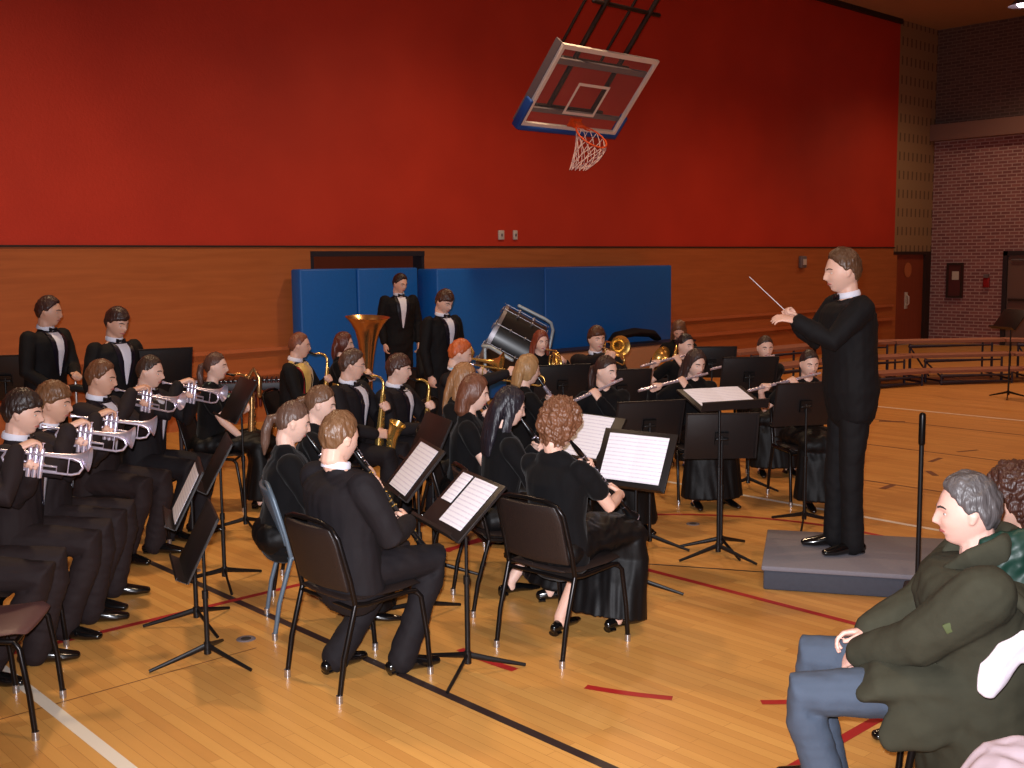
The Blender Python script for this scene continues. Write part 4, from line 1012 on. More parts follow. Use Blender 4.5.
pr = musician('blond', (519, 356), 1.28, 'person with fair hair tied back, in profile, playing behind the dark-haired clarinet player', rzd=-22, loc=(lambda p: (p.x, p.y))(at(519, 356, 1.28)), sex='f', hstyle='half', hcol=(166, 126, 84), skn=SK3, grips=g_clar(), sleeve='long', pitch=6,
              chair_label='black chair under the fair-haired player in profile')
t = place('clarinet', pr, frame(pr['M'], CL, (.83, 0, .56)), 'pale clarinet held by the fair-haired player in profile', 'clarinet'); clarinet(t, m='silver')
# ---- trumpets
def trp(key, head, top, lab, il, cl, **k):
    sx = k.pop('m', 'silver'); ax = k.pop('ax', TR)
    pr = musician(key, head, top, lab, grips=g_trp(ax), chair_label=cl, group=None, **k)
    t = place('trumpet', pr, frame(pr['M'], ax, (0, 0, 1)), il, 'trumpet'); trumpet(t, sx); return pr
fe = {1: (.26, -.12), -1: (.33, .14)}
trp('T0', (-34, 402), 1.33, 'person playing trumpet at the left edge, mostly out of view', 'silver trumpet nearest us at the left edge', 'black chair at the left edge under the nearest trumpet player', rzd=-33, loc=(1.50, 5.60), hcol=DK, skn=SK1, feet={1: (.12, -.12), -1: (.30, .14)}, extras=SUIT_EX, suit='suit_brown')
trp('T1', (18, 391), 1.34, 'person with thick dark brown hair at the left edge, head half hidden behind a trumpet', 'silver trumpet of the dark-haired player at the left edge', 'black chair under the dark-haired trumpet player', rzd=-36, hstyle='fringe', hcol=(46, 32, 28), skn=SK1, feet=fe, extras=SUIT_EX, suit='suit_brown')
trp('T2', (49, 383), 1.33, 'person with a light brown fringe playing trumpet, second head from the left edge', 'silver trumpet of the player with the light brown fringe', 'black chair under the trumpet player with the light brown fringe', rzd=-34, hstyle='fringe', hcol=(108, 72, 46), skn=SK2, feet=fe, extras=SUIT_EX, suit='suit_brown')
trp('T3', (98, 361), 1.36, 'person with wavy brown hair and bow tie playing trumpet below the shorter standing boy', 'trumpet of the wavy-haired player in the bow tie', 'black chair under the wavy-haired trumpet player', rzd=-54, yaw=12, hstyle='short', hcol=(104, 66, 44), skn=SK2, feet=fe, extras=SUIT_EX, suit='suit_brown')
trp('T4', (147, 356), 1.34, 'person with short dark hair playing a bright trumpet, rightmost of the trumpet players', 'bright silver trumpet pointing right, rightmost of the trumpets', 'black chair under the rightmost trumpet player', rzd=-54, yaw=8, hstyle='crew', hcol=(60, 42, 34), skn=SK1, feet=fe, extras=SUIT_EX, suit='suit')
# ---- standing percussionists
def stander(key, head, top, lab, rzd, **k):
    return musician(key, head, top, lab, rzd=rzd, seated=False, extras=SUIT_EX, suit='tux', **k)
pr = stander('S1', (46, 297), 1.755, 'person standing at far left in tuxedo with bow tie, looking right', -62, hcol=(58, 34, 30), hstyle='short', skn=SK2, yaw=25, pitch=6,
        grips={-1: lambda Mt, HC, N, S: dict(w=A(.30, .02, 1.12), d=(.8, -.5, .25), back=(.2, .7, .6), curl=50), 1: lambda Mt, HC, N, S: dict(w=A(.2, -.12, 1.02), d=(.8, .4, .2), back=(.1, -.6, .7), curl=50)})
S1 = pr
stander('S2', (115, 308), 1.665, 'shorter person with a dark fringe standing in tuxedo, second from left in the back row', -75, hcol=(54, 32, 28), hstyle='fringe', skn=SK2, pitch=16, yaw=5)
stander('S3', (399, 274), 1.86, 'tall person in tuxedo standing at the blue mat beside the tuba bell', -104, hcol=(44, 26, 24), hstyle='short', skn=SK1, pitch=16, yaw=20)
stander('S4', (443, 290), 1.72, 'person with a straight fringe standing in tuxedo at the bass drum', -85, hcol=(70, 40, 28), hstyle='fringe', skn=SK1, pitch=24, yaw=0)
# ---- sax woman, scarf boy, red hair girl
pr = musician('bari', (215, 353), 1.28, 'person with tied-back brown hair and a pale green neck strap, playing baritone saxophone', rzd=-42, sex='f', hstyle='pony', hcol=(84, 54, 44), skn=SK3, grips=g_sax(1.25), sleeve='short', pitch=2, lean=3,
              chair_label='black chair under the baritone saxophone player')
t = place('baritone_saxophone', pr, frame(pr['M'], (1, 0, -.05), (0, 0, 1)), 'large brass baritone saxophone beside the woman with the green strap', 'saxophone'); sax(t, 1.3, 'brass_dark', big=True)
b = MB(); c = pr['N']; Mm = pr['M']
b.sweep([c + A(-.06, .03, .0), c + A(.0, .075, .02), c + A(.1, .07, -.08), Mm + A(.1, .02, -.2), Mm + A(.16, 0, -.28)], [(.018, .003)] * 5, hint=(0, 1, 0), n=8)
b.sweep([c + A(-.06, -.03, .0), c + A(.0, -.075, .02), c + A(.1, -.06, -.08), Mm + A(.1, -.02, -.2), Mm + A(.16, 0, -.28)], [(.018, .003)] * 5, hint=(0, 1, 0), n=8)
build(b, 'neck_strap', 'green_strap', pr['R'])['label'] = 'pale green neck strap'
pr = musician('gold', (297, 333), 1.36, 'person with short hair wearing a gold embroidered collar edged in red over black', rzd=-50, hstyle='crew', hcol=(120, 68, 48), skn=SK1, pitch=4, yaw=15, grips=g_sax(1.), suit='tux',
              chair_label='black chair under the player in the gold collar')
gpr = pr
pr['drape']('gold_collar', 'gold_cloth', lambda v: (-.15 * (1 - v * .45), .15 * (1 - v * .45)), .50, .985, .012, 14, 12, parent=[o for o in bpy.data.objects if o.get('label', '').startswith('person with short hair wearing a gold')][0])
GP = [o for o in bpy.data.objects if o.get('label', '').startswith('person with short hair wearing a gold')][0]
for s in (1, -1):
    pr['drape']('red_edge', 'red_cloth', lambda v, s=s: (s * .15 * (1 - v * .45) - .008, s * .15 * (1 - v * .45) + .035 * s * v + .008), .46, .93, .010, 4, 12, parent=GP)
pr['drape']('collar_slit', 'tux', lambda v: (-.008, .008), .50, .80, .016, 2, 8, parent=GP)
e = MB(); c = pr['N']; e.sweep([c + A(-.03, 0, .02), c + A(-.02, .09, -.01), c + A(.03, .12, -.045), c + A(.1, .06, -.04)], [(.03, .012)] * 4, n=10); e.sweep([c + A(-.03, 0, .02), c + A(-.02, -.09, -.01), c + A(.03, -.12, -.045), c + A(.1, -.06, -.04)], [(.03, .012)] * 4, n=10); build(e, 'gold_shawl', 'gold_cloth', GP, vox=.01, sm=2)
t = place('alto_saxophone', pr, frame(pr['M'], (1, 0, -.1), (0, 0, 1)), 'alto saxophone of the player in the gold collar', 'saxophone'); sax(t, .8, 'brass')
pr = musician('redg', (342, 333), 1.3, 'person with dark reddish hair in black, seated left of the tuba bell', rzd=-40, sex='f', hstyle='half', hcol=(92, 44, 32), skn=SK3, pitch=2, sleeve='long',
              chair_label='black chair under the tuba player with dark reddish hair',
              grips={1: lambda Mt, HC, N, S: dict(G=Mt + A(.16, -.08, -.22), d=(.6, .5, .3), back=(0, -.8, .4), curl=40), -1: lambda Mt, HC, N, S: dict(G=Mt + A(.18, .2, -.3), d=(.7, -.3, .4), back=(.1, .9, .1), curl=40)})
tp = at(364, 318, 1.40); 
t = empty('tuba', (tp.x, tp.y, .36), R_(130), 'large brass tuba with its bell up, in front of the blue mat', 'tuba'); tuba(t); t.scale = (1.3, 1.3, 1.16); t.rotation_euler = (R_(-3), R_(-3), R_(130))
# ---- sax boys
def saxp(key, head, top, lab, il, cl, k=1., **kw):
    pr = musician(key, head, top, lab, grips=g_sax(k), chair_label=cl, extras=SUIT_EX + kw.pop('ex', ()), **kw)
    t = place('tenor_saxophone' if k > 1 else 'alto_saxophone', pr, frame(pr['M'], (1, 0, -.12), (0, 0, 1)), il, 'saxophone'); sax(t, k, 'brass'); return pr
saxp('gl', (350, 350), 1.33, 'person with short hair and glasses in tuxedo playing tenor saxophone', 'brass tenor saxophone of the boy with glasses', 'black chair under the saxophone player with glasses', k=1.02, rzd=-62, yaw=24, wide=1.2, hstyle='short', hcol=(80, 56, 46), skn=SK1, pitch=8, ex=('glasses',), suit='suit')
saxp('sx2', (397, 355), 1.26, 'person with a smooth brown fringe in tuxedo playing alto saxophone', 'brass alto saxophone of the boy with the smooth brown fringe', 'black chair under the saxophone player with the smooth fringe', k=.85, rzd=-62, yaw=20, wide=1.16, hstyle='fringe', hcol=(70, 42, 34), skn=SK3, pitch=6, suit='suit')
# ---- horns / low brass
def hornp(key, head, top, lab, il, cl, Pz=(0, 0, 1), **kw):
    pr = musician(key, head, top, lab, grips=g_horn(), chair_label=cl, **kw)
    t = place('french_horn', pr, frame(pr['M'], (1, 0, -.1), Pz), il, 'french horn'); french_horn(t); return pr
hornp('horn', (432, 322), 1.35, 'person with dark hair blowing a brass horn, seated below the boys at the blue mat', 'brass horn of the dark-haired boy left of the bass drum', 'black chair under the dark-haired horn player', rzd=-66, yaw=12, hstyle='short', hcol=(60, 34, 30), skn=SK1, pitch=0, suit='tux')
pr = musician('red', (458, 340), 1.34, 'person with bright ginger hair and a light blue cord round the neck', rzd=-60, yaw=22, hstyle='short', hcol=(190, 92, 46), skn=SK3, pitch=16, suit='suit', extras=('shirt',), grips=g_trb(), chair_label='black chair under the ginger-haired player')
b = MB(); c = pr['N']
for s in (-1, 1): b.sweep([c + A(-.05, s * .03, .03), c + A(.0, s * .078, .03), c + A(.085, s * .065, -.05), c + A(.13, s * .045, -.2)], [(.014, .003)] * 4, hint=(0, 1, 0), n=8)
build(b, 'neck_cord', 'lanyard', pr['R'])['label'] = 'light blue cord'
t = place('trombone', pr, frame(pr['M'], (1, .1, -.15), (0, 0, 1)), 'brass trombone of the ginger-haired player', 'trombone'); bell_horn(t)
hornp('g540', (540, 331), 1.345, 'person with long red hair right of the bass drum, playing a small brass horn', 'small brass horn in front of the red-haired girl', 'black chair under the red-haired horn player', rzd=-110, sex='f', hstyle='long', hcol=(126, 58, 40), skn=SK3, pitch=4, hs=.9)
pr = musician('trb', (596, 327), 1.36, 'person with brown fringe in tuxedo playing a trombone whose bell faces us', rzd=-122, yaw=12, hstyle='fringe', hcol=(78, 44, 28), skn=SK1, pitch=2, suit='suit', extras=SUIT_EX, grips=g_trb(), chair_label='black chair under the trombone player with the brown fringe')
t = place('trombone', pr, frame(pr['M'], (1, .05, -.05), (0, 0, 1)), 'brass trombone with its bell facing us, right of centre', 'trombone'); bell_horn(t)
# ---- flutes
def flp(key, head, top, lab, il, cl, ax=FL_A, **kw):
    pr = musician(key, head, top, lab, grips=g_flute(ax), chair_label=cl, sex='f', **kw)
    t = place('flute', pr, frame(pr['M'] + A(.014, 0, -.006), ax, (.3, 0, 1)), il, 'flute'); flute(t); return pr
flp('F1', (605, 356), 1.28, 'person with dark hair tied back playing flute in front of the trombone player', 'silver flute of the dark-haired girl in front of the trombone player', 'black chair under the flute player in front of the trombone', rzd=-116, yaw=30, hstyle='pony', hcol=(54, 34, 30), skn=SK3, sleeve='long', pitch=8, ax=vn(A(.12, -.93, -.33)))
pr = musician('F2', (679, 320), 1.30, 'person with brown hair behind the sparkling horn at the right end of the blue mat', rzd=-140, hstyle='long', sex='f', hcol=(110, 74, 52), skn=SK1, grips=g_horn(), pitch=40, chair_label='black chair under the farthest horn player at the right')
t = place('french_horn', pr, frame(pr['M'], (1, 0, -.1), (0, 0, 1)), 'sparkling brass horn at the right end of the blue mat', 'french horn'); french_horn(t)
flp('F3', (685, 334), 1.27, 'person with black hair pulled back and bare arms playing flute, below the farthest horn player', 'silver flute of the bare-armed girl with black pulled-back hair', 'black chair under the bare-armed flute player', rzd=-118, hstyle='bun', hcol=(34, 24, 28), skn=SK3, sleeve='short', pitch=4, yaw=22)
flp('F4', (695, 350), 1.25, 'person with long straight dark hair playing flute behind the white page', 'silver flute of the girl with long straight dark hair', 'black chair under the flute player with long straight hair', rzd=-120, yaw=12, hstyle='long', hcol=(58, 42, 40), skn=SK3, sleeve='long', pitch=14)
flp('F5', (765, 336), 1.27, 'person with hair pulled tight playing flute behind a raised music stand, left of the conductor', 'silver flute of the girl with tightly pulled hair', 'black chair under the flute player with tightly pulled hair', rzd=-128, hstyle='bun', hcol=(66, 46, 38), skn=SK3, sleeve='short', pitch=6)
flp('F6', (809, 350), 1.25, 'person playing a bright flute, partly hidden behind the conductor', 'bright silver flute just left of the conductor', 'black chair under the flute player partly hidden by the conductor', rzd=-125, hstyle='pony', hcol=(50, 34, 32), skn=SK3, sleeve='short', pitch=10, ax=vn(A(.05, -.97, -.2)))
# ---- conductor
cl = at(847, 550, PZ); crz = R_(140)
def cg(w, d, back, curl, pole): return lambda Mt, HC, N, S: dict(w=A(*w), d=d, back=back, curl=curl, pole=pole)
R, pr = person('person in a black tuxedo conducting with a baton on the grey podium', (cl.x, cl.y), crz, top=1.90, z0=PZ, seated=False, hstyle='short', hcol=(88, 60, 42), skn=SK1, suit='tux', lean=3, pitch=6, wide=1.3, hs=1.12, extras=('bow',),
               grips={-1: cg((.41, .17, 1.475), (.95, -.1, .25), (-.15, .5, .85), 22, (.35, .3, -1)), 1: cg((.31, -.16, 1.47), (.62, .1, .75), (-.6, -.5, .5), 62, (.1, -.4, -1))}, feet={1: (.05, -.10), -1: (.0, .10)})
Wd = pr['arms'][1][2]; g = Wd + vn(A(.62, .1, .75)) * .085 + A(.02, .0, -.01)
b = MB(); bd = vn(A(.72, .38, .58)); b.sweep([g - bd * .03, g + bd * .37], [.0028, .0016], n=8); 
t = empty('baton', (0, 0, 0), 0, 'thin white conducting baton in the conductor\'s raised hand', 'baton'); t.matrix_world = Matrix.Translation((cl.x, cl.y, PZ)) @ Matrix.Rotation(crz, 4, 'Z') @ Matrix.Translation(Vector(g))
b.v = [v - g for v in b.v]; build(b, 'shaft', 'paper_plain', t); b = MB(); b.sweep([-bd * .05, -bd * .03, -bd * .005], [.005, .009, .004], n=10); build(b, 'grip', 'wood_edge', t)
# ---- audience man
mrz = R_(118)
mp_ = at(976, 476, 1.26); loc = (mp_.x - .04 * math.cos(mrz), mp_.y - .04 * math.sin(mrz))
MR, pr = person('person in a dark green hooded coat and grey-blue jeans, seated lower right', loc, mrz, top=1.26, hstyle='short', hcol=(84, 78, 78), skn=(226, 176, 160), suit='coat_green', lean=3, yaw=4, pitch=4, wide=1.6, hs=1.04,
             knees={-1: (.60, .17, .49), 1: (.59, -.17, .51)}, feet={-1: (.46, .16), 1: (.50, -.15)},
             grips={-1: cg((.40, .02, .60), (.6, -.6, -.5), (.1, .6, .7), 45, (-.1, .7, -.8)), 1: cg((.38, -.06, .66), (.9, .2, -.1), (.1, -.4, .9), 35, (-.3, -.6, -.9))})
N = pr['N']
b = MB(); b.sweep([N + A(.09, .1, -.03), N + A(.03, .14, .02), N + A(-.06, .12, .05), N + A(-.12, 0, .05), N + A(-.06, -.12, .05), N + A(.03, -.14, .02), N + A(.09, -.1, -.03)], [(.03, .02), (.045, .025), (.055, .03), (.06, .035), (.055, .03), (.045, .025), (.03, .02)], n=12)
build(b, 'coat_collar', 'coat_green', MR, vox=.008, sm=2, noise=[(.006, 30, (1, 1, 1))])
b = MB(); b.sweep([N + A(-.0, .09, -.045), N + A(-.10, .09, -.05), N + A(-.17, .08, -.10), N + A(-.20, .06, -.19), N + A(-.21, .03, -.32)], [(.035, .13), (.045, .2), (.05, .23), (.05, .21), (.03, .1)], hint=(1, 0, 0), n=20)
build(b, 'hood', 'hood_lining', MR, vox=.009, sm=2, noise=[(.012, 30, (1, 1, 1)), (.009, 70, (1, .35, 1))])
b = MB(); b.sweep([N + A(-.0, .2, -.02), N + A(-.08, .27, -.05), N + A(-.17, .29, -.13), N + A(-.24, .22, -.26), N + A(-.24, .06, -.34), N + A(-.24, -.06, -.34), N + A(-.25, -.17, -.24), N + A(-.22, -.215, -.1), N + A(-.14, -.2, -.01)], .022, n=10); build(b, 'hood_rim', 'coat_green', MR, vox=.008, sm=2)
e = MB(); sh = pr['arms'][-1]; q = sh[0] * .55 + sh[1] * .45; e.box((-.035, .0, -.016), (.035, .012, .016)); e.xf(rotm(0, 30), q + A(.0, .082, .0)); build(e, 'arm_patch', 'coat_patch', MR, bevel=.003)
b = MB(); b.sweep([A(-.02, 0, .66), A(-.02, 0, .5), A(-.03, 0, .32), A(-.02, 0, .14)], [(.21, .28), (.23, .31), (.24, .32), (.22, .30)], hint=(1, 0, 0), n=24); b.sweep([A(.0, 0, .58), A(.2, 0, .58), A(.33, 0, .56), A(.38, 0, .53)], [(.12, .29), (.10, .29), (.085, .29), (.04, .27)], hint=(0, 0, 1), n=24)
for sy in (-1, 1): b.sweep([A(.1, sy * .22, .56), A(.22, sy * .25, .46), A(.3, sy * .25, .4)], [(.12, .06), (.1, .05), (.05, .03)], hint=(1, 0, 0), n=14)
build(b, 'coat_skirt', 'coat_green', MR, vox=.011, sm=3, noise=[(.014, 14, (1, 1, .5)), (.006, 40, (1, 1, 1))])
chair('brown', (loc[0], loc[1], 0), mrz, 'brown stacking chair under the man in the green coat', 'audience chairs')
q = at(1032, 474, 1.12); R2, _ = person('person with curly brown hair at the right edge beyond the green coat', (q.x + .03, q.y), R_(125), top=1.12, hstyle='curly', hcol=(70, 40, 32), skn=SK1, suit='suit_brown', pitch=10)
chair('brown', (q.x + .03, q.y, 0), R_(125), 'brown stacking chair at the right edge beyond the man in the green coat', 'audience chairs')
# pale cloths behind him
q = at(1012, 668, .78)
b = MB(); b.sweep([(-.09, .02, -.12), (-.05, .03, -.03), (.01, .01, .06), (.08, -.02, .14)], [(.02, .05), (.03, .08), (.03, .07), (.02, .05)], hint=(0, 1, 0), n=16); b.sweep([(.05, 0, .08), (.2, -.02, .1), (.36, -.02, .1)], [(.02, .06), (.03, .07), (.02, .06)], hint=(0, 1, 0), n=16); o = build(b, 'white_scarf', 'white_cloth', vox=.006, sm=2, noise=[(.008, 30, (1, 1, 1))]); o.location = at(1008, 668, .77); o.scale = (.62, .62, .7); tag(o, 'white cloth fold showing behind the man in the green coat', 'cloth'); o.rotation_euler = (0, 0, R_(-43))
b = MB(); b.sweep([(-.16, 0, -.06), (-.05, .02, .03), (.08, 0, .04), (.2, -.02, -.01)], [(.05, .1), (.07, .13), (.07, .13), (.05, .1)], hint=(0, 0, 1), n=18); o = build(b, 'pink_coat', 'pink_cloth', vox=.008, sm=2, noise=[(.016, 22, (1, 1, 1)), (.008, 50, (1, 1, 1))]); o.location = at(1024, 786, .5); tag(o, 'crumpled pale pink quilted cloth at the bottom right corner', 'cloth'); o.rotation_euler = (0, 0, R_(-43))
qa = at(1210, 668, .80)
chair('brown', (qa.x + .25 * math.cos(R_(118)), qa.y + .25 * math.sin(R_(118)), 0), R_(118), 'chair at the lower right corner with the pale cloths on it', 'audience chairs')
# empty chair near left
chair('brown', (1.42, 4.98, 0), R_(-34), 'empty brown-seated chair at the lower left corner', 'band chairs')
# ================================================================ STANDS
def st(hub, z, tilt, label, rz=None, **k):
    h = (hub[0], hub[1]); r = math.atan2(hub[1] - TG.y, hub[0] - TG.x) if rz is None else R_(rz); return stand(h, r, z, tilt, label, **k)
sA = st(at(197, 625), .76, 27, 'second music stand from the front in the left cluster, white page on its far side', legrot=145, rz=156)
sheet(sA[1], -.2, .2, -.15, .14, 'white page on the second stand of the left cluster, seen edge-on')
sB = st(at(208, 662), .64, 27, 'nearest music stand of the left cluster, its dark desk low and seen edge-on', legrot=168, rz=158)
st(at(225, 583), .78, 29, 'third music stand from the front in the left cluster', legrot=130, rz=156)
st(at(246, 530), 1.0, 30, 'tall music stand in front of the baritone saxophone player', legrot=140, rz=165)
# stand of the clarinet boy
E1 = st(at(468, 672), .845, 46, 'music stand with two white pages in front of the front clarinet player', rz=163, legrot=90)
sheet(E1[1], -.06, .20, -.12, .15, 'large white page on the stand of the front clarinet player')
sheet(E1[1], -.21, -.085, -.02, .15, 'smaller lined page on the stand of the front clarinet player, left of the large page')
q = at(418, 468, .86); F_ = st((q.x, q.y), .86, 40, 'music stand with a curved white page left of the brown-haired girls', rz=157)
sheet(F_[1], -.18, .18, -.15, .15, 'long white page on the stand beyond the front clarinet player')
q = at(636, 462, .80); G_ = st((q.x, q.y), .82, 27, 'music stand with a wide double page facing the curly-haired clarinet player', rz=190, legrot=60, dh=.36)
sheet(G_[1], -.205, .0, -.14, .15, 'right half of the wide double page on the stand of the curly-haired player'); sheet(G_[1], .0, .205, -.14, .15, 'left half of the wide double page on the stand of the curly-haired player')
q = at(590, 437, .86); H_ = st((q.x, q.y), .86, 36, 'music stand with a tilted white page just left of the wide double page', rz=178)
sheet(H_[1], -.16, .16, -.15, .16, 'tilted white page left of the wide double page')
for (px, py, pz, hub, tl, lb, rz) in ((650, 423, .88, None, 18, 'large black music stand seen from behind, left of the white conductor score', 62), (722, 436, .80, None, 15, 'black music stand seen from behind under the white conductor score', 48),
     (757, 378, 1.0, (748, 488), 18, 'raised black music stand in front of the flute player with tightly pulled hair', 52), (808, 412, .92, (804, 525), 12, 'black music stand seen from behind, touching the conductor in the view', 60),
     (563, 383, .95, None, 15, 'black music stand in front of the red-haired horn player', 62), (712, 362, .95, None, 15, 'small distant black music stand right of the flute player with pulled-back black hair', 45),
     (432, 440, .88, None, 25, 'dark music stand between the saxophone boys and the brown-haired girls', 160), (622, 388, .95, None, 18, 'black music stand behind the flute player in front of the trombone', 60)):
    q = at(px, py, pz) if hub is None else at(*hub); st((q.x, q.y), pz, tl, lb, rz=rz, legrot=px)
C_ = st(at(718, 558), 1.09, 72, 'conductor\'s music stand holding a flat white score', rz=-112, legrot=156)
sheet(C_[1], -.21, .0, -.14, .15, 'right page of the white conductor score'); sheet(C_[1], .0, .21, -.14, .15, 'left page of the white conductor score')
for (px, py, pz, lb, rz) in ((5, 378, 1.12, 'dark music stand at the far left edge, in front of the standing boy', -120), (155, 371, 1.14, 'large dark music stand behind the rightmost trumpet player', -105)):
    q = at(px, py, pz); st((q.x, q.y), pz, 20, lb, rz=rz + 180, dw=.6, dh=.4)
st(at(1008, 398), 1.12, 38, 'single distant music stand by the risers at the right edge', rz=150, legrot=80)
# pole stand right of podium
q = at(916, 622); t = empty('pole_stand', (q.x, q.y, 0), 0, 'plain dark upright pole beside the podium, behind the man in the green coat', 'pole')
b = MB(); b.sweep([(0, 0, .03), (0, 0, 1.0)], .013, n=12, cap='flat'); build(b, 'pole', 'black_metal', t)
b = MB(); b.sweep([(0, 0, 1.0), (0, 0, 1.15)], .018, n=12); build(b, 'top_sleeve', 'chair_tube', t)
for k in range(3):
    a = R_(20 + 120 * k); b = MB(); b.sweep([(0, 0, .07), (.14 * math.cos(a), .14 * math.sin(a), .03), (.26 * math.cos(a), .26 * math.sin(a), .012)], .011, n=8); build(b, 'leg', 'black_metal', t)
# ================================================================ PERCUSSION
cr = CR[:, 0]; cd = CR[:, 1]; cf = CR[:, 2]
r = CR @ np.array([511 - 512., 345 - 384., CF]); r /= (CR.T @ r)[2]; BC = A(0, 0, CH) + r * 10.9
ax = vn(cr * .87 + cd * .47 + cf * .06)
t = empty('bass_drum', BC, 0, 'black bass drum with chrome lugs, tilted on its stand in front of the blue mat', 'bass drum')
RD, WD = .32, .42
b = MB(); b.lathe([(-WD / 2, RD * .98), (-WD / 2, RD), (WD / 2, RD), (WD / 2, RD * .98)], (0, 0, 0), ax, 40); build(b, 'shell', 'drum_shell', t)
for s in (-1, 1):
    b = MB(); b.lathe([(s * WD / 2, RD * .97), (s * (WD / 2 + .006), 0)], (0, 0, 0), ax, 40); build(b, 'drum_head', 'ebony' if s < 0 else 'drum_head', t)
    b = MB(); b.lathe([(s * (WD / 2 - .015), RD + .002), (s * (WD / 2 - .015), RD + .01), (s * (WD / 2 + .02), RD + .01), (s * (WD / 2 + .02), RD - .005)], (0, 0, 0), ax, 40); build(b, 'hoop', 'drum_chrome' if s < 0 else 'drum_shell', t)
u = vn(np.cross(ax, (0, 0, 1))); w = np.cross(ax, u)
for k in range(10):
    a = 2 * PI * k / 10 + .2; rd = u * math.cos(a) + w * math.sin(a)
    b = MB(); b.sweep([rd * (RD + .018) - ax * (WD / 2 + .02), rd * (RD + .018) + ax * (WD / 2 + .02)], .0028, n=6)
    tn = np.cross(ax, rd)
    for s in (-1, 1):
        b.sweep([rd * (RD + .018) + ax * s * (WD / 2 + .035) - tn * .03, rd * (RD + .018) + ax * s * (WD / 2 + .035) + tn * .03], .005, n=6); b.sweep([rd * (RD + .003) + ax * s * .08, rd * (RD + .02) + ax * s * .08], .014, n=8); 
    build(b, 'tension_rod', 'drum_chrome', t)
def wp(px, py, dd): r = CR @ np.array([px - 512., py - 384., CF]); r /= (CR.T @ r)[2]; return A(0, 0, CH) + r * dd - BC
b = MB(); b.sweep([wp(519, 306, 11.0), wp(545, 319, 11.05), wp(551, 323, 11.05), wp(553, 330, 11.1), wp(550, 345, 11.1), wp(546, 362, 11.1)], .016, n=12); build(b, 'stand_hoop', 'tube_grey', t)
b = MB(); b.sweep([wp(483, 346, 10.5), wp(490, 347, 10.45), wp(512, 360, 10.45)], .018, n=10)
for px, py, dd in ((485, 348, 10.6), (545, 365, 11.0), (520, 366, 10.5)):
    p = wp(px, py, dd); b.sweep([p, A(p[0], p[1], -BC[2] + .03)], .016, n=10)
p1, p2 = wp(485, 348, 10.6), wp(545, 365, 11.0); b.sweep([A(p1[0], p1[1], -BC[2] + .15), A(p2[0], p2[1], -BC[2] + .15)], .016, n=8); build(b, 'stand_frame', 'tube_grey', t)
# keyboard percussion behind the saxophone woman
q0, q1 = at(176, 381, .88), at(292, 378, .88)
mid = (q0 + q1) / 2; dv = (q1 - q0); L = dv.length / 2
t = empty('marimba', (mid.x, mid.y, 0), math.atan2(dv.y, dv.x), 'dark red keyboard percussion instrument behind the woman with the green strap', 'keyboard percussion')
b = MB(); b.box((-L, -.28, .80), (L, -.25, .87)); b.box((-L, .25, .80), (L, .28, .87)); b.box((-L, -.28, .8), (-L + .05, .28, .87)); b.box((L - .05, -.28, .8), (L, .28, .87)); build(b, 'frame', 'frame_dark', t, bevel=.004)
n = 22
b = MB()
for i in range(n):
    x = -L + .08 + (2 * L - .16) * i / (n - 1); h = .24 - .10 * i / n; b.box((x - .018, -h, .872), (x + .018, h - .03, .89))
build(b, 'bars', 'ebony', t, bevel=.002)
b = MB()
for i in range(n):
    x = -L + .08 + (2 * L - .16) * i / (n - 1); b.sweep([(x, -.1, .86), (x, -.1, .45 + .25 * i / n)], .017, n=10)
build(b, 'resonators', mat('resonator', (96, 36, 32), .35, metal=.3), t)
for sx in (-1, 1):
    for sy in (-1, 1):
        b = MB(); b.sweep([(sx * (L - .06), sy * .24, .8), (sx * (L - .06), sy * .24, .05)], .02, n=10); b.lathe([(-.02, 0), (-.02, .045), (.02, .045), (.02, 0)], (sx * (L - .06), sy * .24, .048), (0, 1, 0), 14); build(b, 'leg', 'frame_dark', t)
b = MB(); b.sweep([(-L + .06, 0, .2), (L - .06, 0, .2)], .02, n=8); build(b, 'stretcher', 'frame_dark', t)
# percussion accessory stand by the first standing boy
q = at(76, 392, .82); t = empty('cymbal_stand', (q.x, q.y, 0), 0, 'chrome percussion stand with dark clamps beside the boy standing at far left', 'stand')
b = MB(); b.sweep([(0, 0, .3), (0, 0, 1.07)], .011, n=10); build(b, 'post', 'chrome', t)
b = MB(); b.lathe([(-.03, 0), (-.03, .03), (.04, .026), (.05, 0)], (0, 0, 1.05), (0, 0, 1), 14); build(b, 'top_cap', 'silver', t)
b = MB(); b.sweep([(-.14, .1, .84), (0, 0, .86), (.13, -.11, .83)], [(.025, .04)] * 3, n=10); b.ball((-.1, .08, .8), .035); b.ball((.1, -.07, .79), .035); build(b, 'clamp', 'black_metal', t)
for k in range(3):
    a = R_(15 + 120 * k); b = MB(); b.sweep([(0, 0, .42), (.18 * math.cos(a), .18 * math.sin(a), .2), (.3 * math.cos(a), .3 * math.sin(a), .012)], .01, n=8); build(b, 'leg', 'chrome', t)
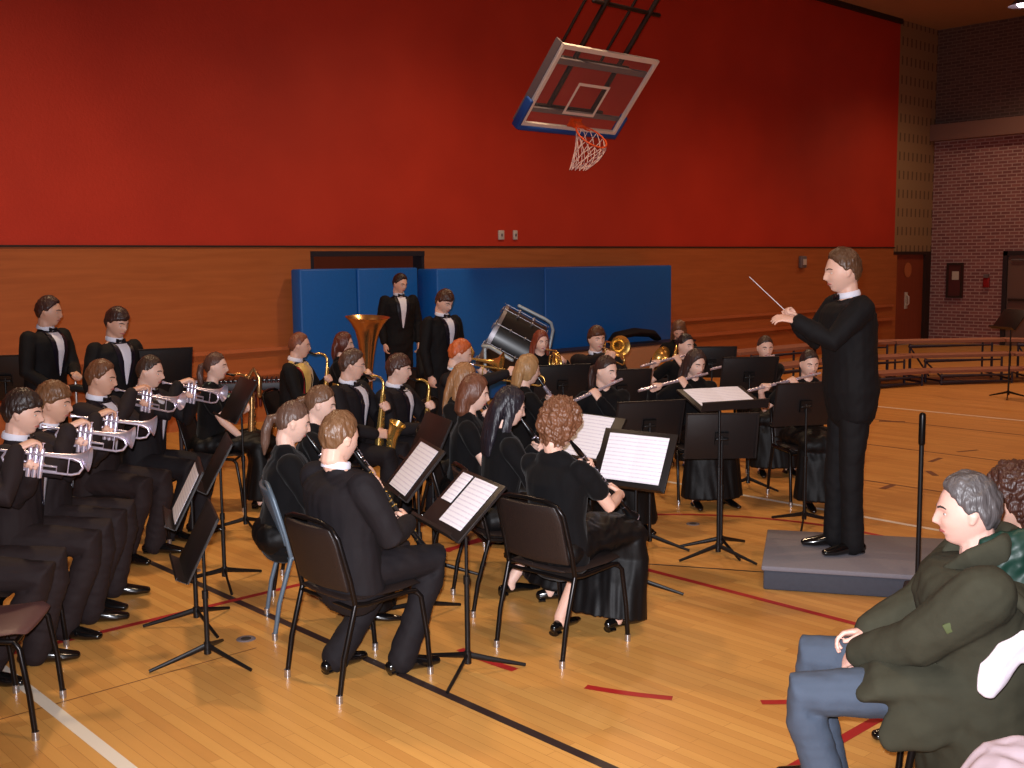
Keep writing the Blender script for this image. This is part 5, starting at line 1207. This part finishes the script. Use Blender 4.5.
# ================================================================ LIGHTS, CAMERA
for o in [c for k, c in CH_PROTO.items() if k not in CH_USED]:
    for ch in list(o.children_recursive): bpy.data.objects.remove(ch)
    bpy.data.objects.remove(o)
def lamp(i, x, y, power, tint, lab):
    t = empty('high_bay_lamp', (x, y, ZC), 0, lab, 'lamp', 'ceiling lamps')
    b = MB(); b.sweep([(0, 0, 0), (0, 0, -.12)], .02, n=8); b.lathe([(-.0, 0), (0, .08), (-.08, .12), (-.2, .26), (-.19, .25), (-.07, .1), (-.02, .0)], (0, 0, -.12), (0, 0, 1), 24); build(b, 'reflector', 'plate_grey', t)
    b = MB(); b.ball((0, 0, -.27), (.1, .1, .08)); build(b, 'bulb', 'lamp', t)
    l = bpy.data.lights.new('high_bay_light', 'SPOT'); l.energy = power; l.color = tint; l.spot_size = R_(140); l.spot_blend = 1.; l.shadow_soft_size = .22
    lo = bpy.data.objects.new('high_bay_light', l); COL.objects.link(lo); lo.location = (x, y, ZC - .42)
WARM = (1., .70, .42)
lamp(0, 3.0, 8.6, 850, WARM, 'ceiling lamp over the back left of the band'); lamp(1, 9.5, 8.6, 600, WARM, 'ceiling lamp over the bass drum')
lamp(2, 16.2, 8.2, 620, (1., .56, .34), 'ceiling lamp over the risers'); lamp(3, 3., 1., 450, WARM, 'ceiling lamp over the audience')
lamp(4, 10., 1.2, 520, (1., .56, .34), 'ceiling lamp over the open floor right of the podium'); lamp(5, 18., 3.2, 520, (1., .56, .34), 'ceiling lamp near the right wall')
q = at(1022, 10, ZC - .4); lamp(6, q.x, q.y, 330, WARM, 'bright ceiling lamp in the upper right corner')
# camera flash (the photographer's built-in flash just above the lens)
l = bpy.data.lights.new('camera_flash', 'SPOT'); l.energy = 2100; l.color = (.92, .93, 1.); l.spot_size = R_(82); l.spot_blend = 1.; l.shadow_soft_size = .02
lo = bpy.data.objects.new('camera_flash', l); COL.objects.link(lo)
Rc = Matrix((Vector(CR[:, 0]), Vector(-CR[:, 1]), Vector(-CR[:, 2]))).transposed()
lo.matrix_world = Matrix.Translation(Vector((0, 0, CH)) + Vector(CR[:, 0]) * -.03 - Vector(CR[:, 1]) * .07) @ (Rc.to_4x4() @ Matrix.Rotation(R_(-1), 4, 'X'))
w = bpy.data.worlds.new('world'); SC.world = w; w.use_nodes = True; w.node_tree.nodes['Background'].inputs[0].default_value = (.5, .32, .22, 1); w.node_tree.nodes['Background'].inputs[1].default_value = .16
cam = bpy.data.cameras.new('camera'); co = bpy.data.objects.new('camera', cam); COL.objects.link(co)
cam.sensor_width = 36.; cam.lens = CF / 1024. * 36.; cam.clip_end = 200
co.matrix_world = Matrix.Translation((0, 0, CH)) @ Rc.to_4x4(); SC.camera = co
SC.view_settings.view_transform = 'Standard'; SC.view_settings.look = 'None'; SC.view_settings.gamma = 1.; SC.view_settings.use_curve_mapping = False; SC.view_settings.exposure = -.08
